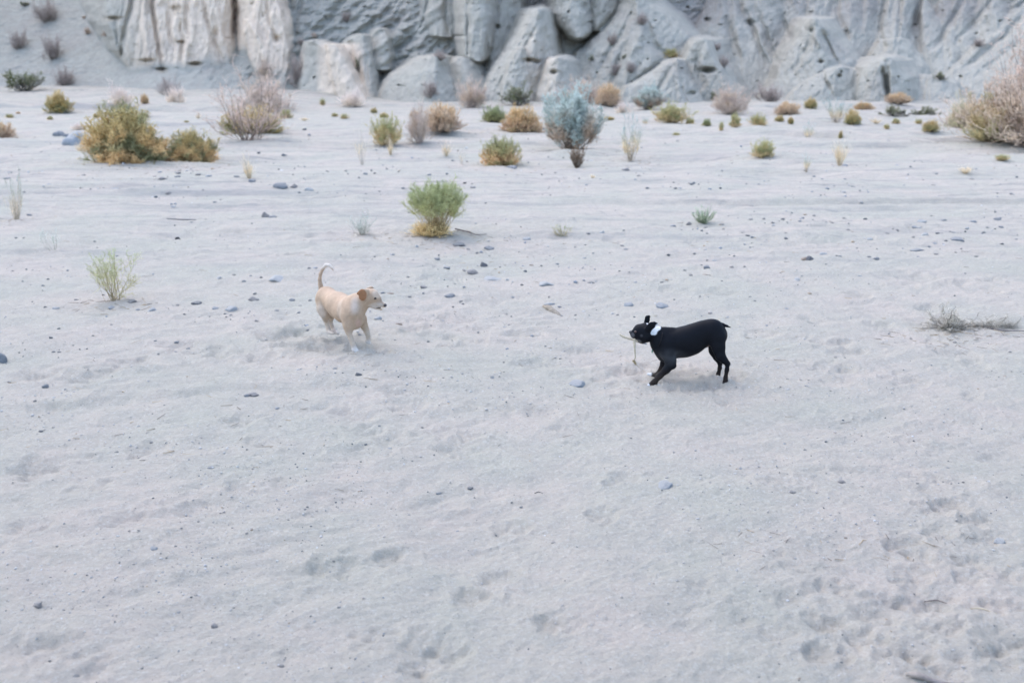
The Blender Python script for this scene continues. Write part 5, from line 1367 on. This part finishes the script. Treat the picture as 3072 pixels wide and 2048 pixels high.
def black_dog():
    Yn = gpt(1945, 1157).y            # near front paw
    Yd = Yn + .085
    sc = (at(2001, 1060, Yd) - at(2000, 1060, Yd)).length / 5.6
    def P(x, y, d=0): return at(1820 + x / 5.6, 920 + y / 5.6, Yd + d)
    def r(x): return x * sc
    lo = np.array(P(150, 1400, -.1)) - .06; hi = np.array(P(2150, 60, .1)) + .06
    lo[1] = Yd - .17; hi[1] = Yd + .26
    B = Body(lo, hi, .0042)
    A = lambda pts, ys=1.0, k=.02: B.chain([(P(x, y, d), r(q)) for (x, y, d, q) in pts], ys, k)
    # trunk
    A([(1060, 628, 0, 252), (1300, 590, 0, 252), (1420, 558, 0, 238)], .74, .02)
    A([(1420, 560, 0, 238), (1500, 508, 0, 222), (1630, 438, 0, 194), (1765, 425, 0, 210)], .68, .02)
    A([(1765, 428, 0, 208), (1862, 488, 0, 165)], .75, .02)
    A([(1010, 600, 0, 225), (935, 550, 0, 180), (830, 460, .0, 145)], .72, .02)        # neck
    A([(930, 640, 0, 150), (985, 810, 0, 120)], .85, .04)                                 # breast
    A([(985, 420, 0, 68), (1090, 410, 0, 60)], .8, .02)
    # head
    A([(640, 420, -.004, 152), (600, 430, -.004, 146)], .86, .02)
    A([(640, 495, -.01, 112), (600, 512, -.008, 98)], 1.15, .012)
    A([(530, 385, -.004, 76), (510, 400, -.004, 66)], 1.0, .02)
    A([(530, 470, -.004, 88), (455, 470, -.004, 58)], .95, .015)
    A([(450, 440, -.004, 40), (418, 430, -.004, 28)], 1.0, .012)
    A([(610, 580, -.004, 44), (470, 548, -.004, 30)], 1.0, .012)
    # ears
    A([(665, 275, .028, 40), (680, 225, .03, 34), (690, 175, .03, 33)], .45, .010)
    A([(672, 178, .03, 24), (722, 158, .03, 16)], .5, .006)
    A([(700, 350, -.05, 52), (745, 305, -.058, 40), (800, 285, -.062, 26), (865, 288, -.062, 14)], .42, .010)
    A([(725, 370, -.055, 34), (790, 330, -.06, 24)], .4, .010)
    # near front leg
    A([(1000, 640, -.042, 120), (1020, 760, -.05, 122), (1070, 900, -.060, 96), (1085, 965, -.062, 78)], .66, .010)
    A([(1085, 965, -.06, 76), (1130, 1000, -.06, 36)], .8, .012)
    A([(1075, 975, -.06, 76), (1000, 1060, -.064, 62), (890, 1165, -.07, 48), (800, 1262, -.078, 44), (765, 1300, -.08, 47)], .85, .012)
    A([(768, 1300, -.082, 44), (705, 1322, -.085, 30)], 1.0, .010)
    A([(800, 1300, -.082, 34), (830, 1272, -.08, 22)], 1.0, .008)
    # far front leg
    A([(1000, 820, .045, 100), (965, 950, .055, 62), (925, 1040, .06, 48), (865, 1120, .066, 36), (815, 1148, .07, 37)], .8, .012)
    A([(815, 1150, .07, 35), (745, 1138, .07, 30), (690, 1128, .07, 20)], 1.0, .008)
    # near hind leg
    A([(1852, 540, -.035, 160), (1880, 690, -.05, 104), (1908, 820, -.055, 72)], .55, .012)
    A([(1915, 830, -.055, 80), (1975, 900, -.055, 52), (2032, 952, -.055, 40)], .75, .015)
    A([(2032, 952, -.055, 40), (2020, 1060, -.055, 34), (1998, 1190, -.058, 33), (1996, 1245, -.06, 38)], .8, .010)
    A([(1994, 1245, -.06, 38), (1965, 1282, -.065, 26)], 1.0, .008)
    A([(1998, 1250, -.06, 32), (2000, 1290, -.068, 18)], 1.0, .008)
    # far hind leg
    A([(1838, 560, .035, 128), (1846, 720, .05, 98), (1870, 850, .055, 62)], .5, .03)
    A([(1865, 850, .055, 64), (1905, 940, .055, 38), (1900, 1030, .056, 31), (1878, 1120, .06, 31), (1868, 1160, .062, 34)], .8, .012)
    A([(1866, 1162, .062, 33), (1812, 1194, .06, 20)], 1.0, .008)
    # flank fold, sheath
    A([(1700, 590, 0, 60), (1688, 632, 0, 22)], .6, .02)
    # tail
    A([(1895, 318, 0, 40), (1950, 298, 0, 27), (2015, 322, 0, 21), (2090, 350, 0, 9)], .9, .006)
    V, Fc = B.mesh()
    # coat colours: black, brown stockings, white nape patch, blaze, toes, grizzled muzzle
    c = np.tile(np.array([.0050, .0060, .0090]), (len(V), 1))
    n = noise3(V[:, 0] * 25, V[:, 1] * 25, V[:, 2] * 25)
    # picture position of each vertex in crop pixels, used only to measure where a marking sits on the coat
    q = sc
    ctr = P(1200, 700)
    zx = lambda x, y, d=0: np.array(P(x, y, d))
    def dist(x, y, d, sx=1, sy=1, sz=1):
        o = (V - zx(x, y, d)) / np.array([sx, sy, sz]); return np.sqrt((o ** 2).sum(1)) / q
    def put(m, col):
        nonlocal c
        m = np.clip(m, 0, 1)[:, None]; c = c * (1 - m) + np.array(col) * m
    lowz = zx(1000, 950)[2]
    put(ss(lowz + .01, lowz - .07, V[:, 2] + .012 * n) * .75, (.022, .015, .012))
    for (x, y, rad) in ((865, 330, 50), (880, 375, 48), (840, 400, 48), (805, 440, 52), (780, 455, 38)):
        put(1 - ss(rad * .85, rad * 1.12, dist(x, y, -.06, 1, 9, 1) + 9 * n - 1e4 * 0 + 900 * (V[:, 1] > Yd)), (.62, .63, .64))
    put(1 - ss(22, 32, dist(700, 278, -.01, 1.2, 1.8, 1)), (.55, .55, .56))
    put((1 - ss(20, 62, dist(432, 492, -.03, .8, 1.5, 1.3) + 12 * n)) * .38, (.20, .20, .21))
    put((1 - ss(20, 60, dist(520, 575, -.03, 1.5, 1.5, .8))) * .6, (.20, .19, .19))
    put((1 - ss(14, 34, dist(585, 488, -.055, 1.0, 1.5, 1))) * .35, (.10, .10, .11))
    put(1 - ss(30, 46, dist(690, 1325, -.09, 1, 1.5, 1)), (.60, .62, .64))
    put(1 - ss(50, 74, dist(685, 1126, .07, 1.2, 1.5, 1)), (.62, .62, .62))
    put((1 - ss(20, 40, dist(1960, 1292, -.06, 1, 1.5, 1))) * .6, (.30, .30, .31))
    put((1 - ss(20, 60, dist(735, 345, -.09, 1, 1, 1))) * .5, (.10, .07, .08))
    put((1 - ss(20, 50, dist(1690, 655, -.01, 1, 1.5, 1.3))) * .8, (.14, .09, .075))
    # mottled blue-grey tint on the lower chest
    put((1 - ss(60, 260, dist(1080, 850, -.07, 1.5, 2, .75))) * .28 * (.7 + .5 * n), (.12, .125, .135))
    R0 = np.random.RandomState(4)
    body = link('dog', mesh_from('dog', V, Fc, FUR, True, np.clip(c, .003, 1)), None, 'black dog with white nape patch, front legs braced, gripping a stick in its mouth', 'dog')
    blob('nose', P(402, 424, -.004), r(30), (.02, .02, .022), body, NOSE, (1, 1.2, .9))
    blob('eye', P(484, 418, -.036), r(20), (.06, .03, .025), body, NOSE, (1, 1, .9))
    blob('eye', P(470, 408, .032), r(18), (.03, .015, .012), body, NOSE)
    blob('tag', P(765, 748, -.02), r(13), (.03, .16, .10), body, NOSE, (.8, .4, 2.4), 'green tag hanging under the neck')
    # collar: thin band round the neck
    a, b = P(925, 400), P(830, 660)
    mid = (a + b) / 2; ax = (a - b).normalized(); half = (a - b).length / 2 + .004
    side = Vector((0, 1, 0))
    pts = []
    for k in range(25):
        an = 2 * math.pi * k / 24
        pts.append(mid + ax * half * 1.02 * math.cos(an) + side * (.071) * math.sin(an))
    link('collar', rod('collar', pts, [.003] * 25, (.010, .010, .012), mat=FUR, seg=6, jit=0), body)
    link('tag_cord', rod('tag_cord', [P(830, 655, -.01), P(785, 690, -.018), P(765, 725, -.02)], [.0012] * 3, (.08, .09, .09), seg=5, jit=0), body)
    # stick in the mouth: pale forked twig
    m = lambda pts, ra: rod('stick', [P(*q) for q in pts], [r(x) for x in ra], (.46, .40, .30), jit=.25, seed=3)
    me = m([(215, 462, -.03), (280, 500, -.03), (370, 530, -.03), (450, 552, -.028), (520, 578, -.02), (560, 590, .0)], [12, 17, 19, 17, 15, 12])
    me2 = m([(460, 535, -.034), (468, 640, -.036), (476, 760, -.036), (478, 860, -.036)], [20, 18, 14, 11])
    me3 = rod('stick', [P(440, 895, -.036), P(455, 915, -.036), P(480, 945, -.036), (P(498, 975, -.036))], [r(12), r(22), r(18), r(6)], (.33, .26, .15), jit=.4, seed=5)
    me4 = m([(478, 850, -.036), (470, 880, -.036), (452, 905, -.036)], [10, 9, 8])
    me5 = m([(498, 970, -.036), (560, 1030, -.03), (655, 1100, -.02)], [4, 3, 2])
    bm = bmesh.new()
    for q_ in (me, me2, me3, me4, me5): bm.from_mesh(q_)
    st_ = bpy.data.meshes.new('stick'); bm.to_mesh(st_); bm.free(); st_.materials.append(WOOD)
    link('stick', st_, None, 'pale forked dry stick held in the black dog mouth, one end dangling', 'stick')


def cream_dog():
    Yf = gpt(1070, 1056).y
    Yh = gpt(985, 1000).y
    L = min(Yh - Yf, .42)
    Yd = Yf + .05
    sc = (at(1071, 950, Yd) - at(1070, 950, Yd)).length / 4.9
    def P(x, y, d=0): return at(900 + x / 4.9, 760 + y / 4.9, Yd + d)
    def r(x): return x * sc
    lo = np.array(P(180, 1500, -.1)) - .06; hi = np.array(P(1330, 100, .5)) + .06
    lo[0] = P(180, 1500, .5)[0] - .05; lo[1] = Yd - .18; hi[1] = Yd + L + .22
    B = Body(lo, hi, .0048)
    A = lambda pts, ys=1.0, k=.02: B.chain([(P(x, y, d), r(q)) for (x, y, d, q) in pts], ys, k)
    H = L - .06
    A([(770, 800, .03, 178), (775, 930, .02, 170)], 1.0, .03)
    A([(790, 860, -.01, 150), (800, 1010, .0, 105)], 1.0, .03)
    A([(735, 820, .08, 188), (560, 745, H * .55, 172), (400, 640, H, 140)], 1.0, .03)
    A([(640, 870, H * .3, 155), (500, 790, H * .7, 110)], 1.0, .03)
    A([(385, 630, H, 145), (355, 650, H + .04, 125)], 1.0, .03)
    A([(790, 790, .03, 160), (860, 730, .02, 140), (940, 680, .0, 112)], .95, .03)
    # head
    A([(995, 632, 0, 118), (1035, 634, 0, 110)], .95, .02)
    A([(1080, 615, 0, 82), (1140, 672, 0, 58)], .9, .02)
    A([(1070, 690, 0, 78), (1160, 735, 0, 48), (1232, 762, 0, 33)], .85, .012)
    A([(1020, 740, 0, 56), (1110, 788, 0, 30), (1200, 826, 0, 15)], .9, .008)
    # ears
    A([(990, 560, -.050, 36), (920, 568, -.062, 42), (842, 588, -.066, 18)], .4, .008)
    A([(900, 590, -.064, 36), (900, 650, -.066, 34)], .4, .008)
    A([(965, 590, -.056, 48), (930, 640, -.062, 46), (930, 692, -.062, 22)], .4, .008)
    A([(1000, 520, .045, 24), (1045, 505, .06, 20), (1088, 506, .07, 9)], .6, .008)
    # near front leg
    A([(710, 930, -.02, 110), (712, 1060, -.04, 68), (715, 1150, -.045, 46)], .8, .025)
    A([(715, 1150, -.045, 44), (745, 1240, -.045, 36), (775, 1330, -.048, 33), (800, 1400, -.05, 39)], .95, .012)
    A([(802, 1405, -.05, 40), (835, 1442, -.058, 33)], 1, .01)
    for q in ((850, 1436), (872, 1448), (832, 1458)):
        A([(815, 1420, -.055, 24), (q[0], q[1], -.062, 17)], 1, .005)
    # far front leg, stepping
    A([(900, 960, .06, 88), (945, 1070, .07, 52), (975, 1130, .08, 40), (1000, 1200, .08, 31), (1005, 1260, .085, 30), (990, 1295, .08, 32)], .85, .015)
    A([(990, 1295, .08, 32), (1020, 1318, .075, 24)], 1, .008)
    # hind legs
    A([(335, 700, H - .02, 110), (345, 820, H - .05, 88), (375, 900, H - .06, 62), (375, 960, H - .04, 44)], .75, .025)
    A([(372, 955, H - .03, 44), (400, 1040, H - .02, 32), (415, 1110, H - .03, 30), (425, 1145, H - .04, 34)], .9, .012)
    A([(425, 1145, H - .04, 34), (470, 1170, H - .08, 27), (500, 1176, H - .1, 20)], 1, .008)
    A([(440, 800, H + .06, 95), (470, 900, H + .02, 60), (440, 980, H + .05, 38), (470, 1080, H + .03, 30), (510, 1150, H, 30), (560, 1178, H - .05, 24)], .8, .02)
    # tail
    A([(315, 520, H + .07, 46), (298, 450, H + .07, 30), (290, 380, H + .07, 25), (302, 300, H + .07, 24), (335, 225, H + .07, 24), (385, 172, H + .06, 25), (430, 176, H + .05, 23), (465, 212, H + .04, 19), (492, 250, H + .03, 11)], 1, .012)
    V, Fc = B.mesh()
    c = np.tile(np.array([.40, .29, .205]), (len(V), 1))
    n = noise3(V[:, 0] * 14, V[:, 1] * 14, V[:, 2] * 14)
    zx = lambda x, y, d=0: np.array(P(x, y, d))
    def dist(x, y, d, sx=1, sy=1, sz=1):
        o = (V - zx(x, y, d)) / np.array([sx, sy, sz]); return np.sqrt((o ** 2).sum(1)) / sc
    def put(m, col):
        nonlocal c
        m = np.clip(m, 0, 1)[:, None]; c = c * (1 - m) + np.array(col) * m
    put(.4 * ss(-.2, .6, n), (.41, .305, .22))
    zf = zx(720, 1150, -.04)[2]
    put(ss(zf + .04, zf - .05, V[:, 2]) * .6, (.52, .45, .38))
    put(ss(zf - .08, zf - .13, V[:, 2]) * .9, (.60, .57, .55))
    put((1 - ss(30, 130, dist(800, 790, -.09, .7, 4, 1.25) + 35 * n)) * .32, (.60, .58, .57))
    put((1 - ss(60, 150, dist(600, 850, .02, .6, 1.2, 1.6) + 20 * n)) * .2, (.55, .50, .45))
    put((1 - ss(40, 130, dist(300, 860, H - .08, 1, 1.4, 1.6))) * .45, (.55, .49, .43))
    put((1 - ss(30, 90, dist(860, 1020, -.04, .7, 1.5, 1.2))) * .35, (.50, .32, .29))
    put(ss(zx(300, 300, H)[2], zx(300, 200, H)[2], V[:, 2]) * (V[:, 1] > Yd + H * .6) * .8, (.58, .53, .48))
    put((1 - ss(30, 90, dist(1190, 735, -.03, 1, 3, 1))) * .5, (.30, .22, .17))
    put(1 - ss(75, 95, dist(905, 610, -.075, 1.0, .45, 1.25)), (.27, .135, .07))
    put((1 - ss(40, 90, dist(1130, 590, -.02, 1, 1.5, 1))) * .4, (.58, .50, .42))
    put((1 - ss(50, 110, dist(1120, 780, -.03, 1.4, 1.5, .7))) * .5, (.60, .55, .50))
    put(1 - ss(12, 22, dist(1165, 806, -.02, 2.9, 3, .62)), (.03, .022, .022))
    body = link('dog', mesh_from('dog', V, Fc, FUR, True, np.clip(c, .01, 1)), None, 'cream dog with curled tail and tan ears trotting towards the right', 'dog')
    blob('nose', P(1248, 762, -.002), r(28), (.035, .028, .03), body, NOSE, (1, 1.1, .95))
    blob('eye', P(1100, 660, -.034), r(21), (.018, .012, .01), body, NOSE, (1.2, .8, .8))
    blob('eye', P(1120, 640, .04), r(19), (.018, .012, .01), body, NOSE)

def dust(u, v, w, d, h, dens, label):
    """thin sand dust hanging where paws have just struck"""
    p = gpt(u, v)
    m = bpy.data.materials.new('dust'); m.use_nodes = True
    nt = m.node_tree; nt.nodes.remove(nt.nodes['Principled BSDF'])
    pv = N(nt, 'ShaderNodeVolumePrincipled'); pv.inputs['Color'].default_value = (.80, .70, .58, 1)
    tc = N(nt, 'ShaderNodeTexCoord')
    gr = N(nt, 'ShaderNodeTexGradient', gradient_type='SPHERICAL'); nt.links.new(tc.outputs['Object'], gr.inputs[0])
    nz = noise_node(nt, tc.outputs['Object'], 2.2, 4)
    mu = N(nt, 'ShaderNodeMath', operation='MULTIPLY'); nt.links.new(gr.outputs[1], mu.inputs[0]); nt.links.new(ramp(nt, nz, .35, .65, 0, 2.2 * dens), mu.inputs[1])
    nt.links.new(mu.outputs[0], pv.inputs['Density']); nt.links.new(pv.outputs[0], nt.nodes['Material Output'].inputs['Volume'])
    v_, f_ = ico(3)
    o = link('dust_cloud', mesh_from('dust_cloud', v_, f_, m, True), None, label, 'dust', kind='stuff', loc=(p.x, p.y, p.z + h * .3))
    o.scale = (w, d, h)

dust(1070, 1030, .26, .20, .07, 2.6, 'faint sandy dust kicked up under the cream dog')
dust(2050, 1146, .24, .20, .07, 2.6, 'faint sandy dust kicked up behind the black dog front legs')
black_dog()
cream_dog()
for (u, v, o) in TINY: later(o, u, v, 'tiny gold green clump')
name_all()
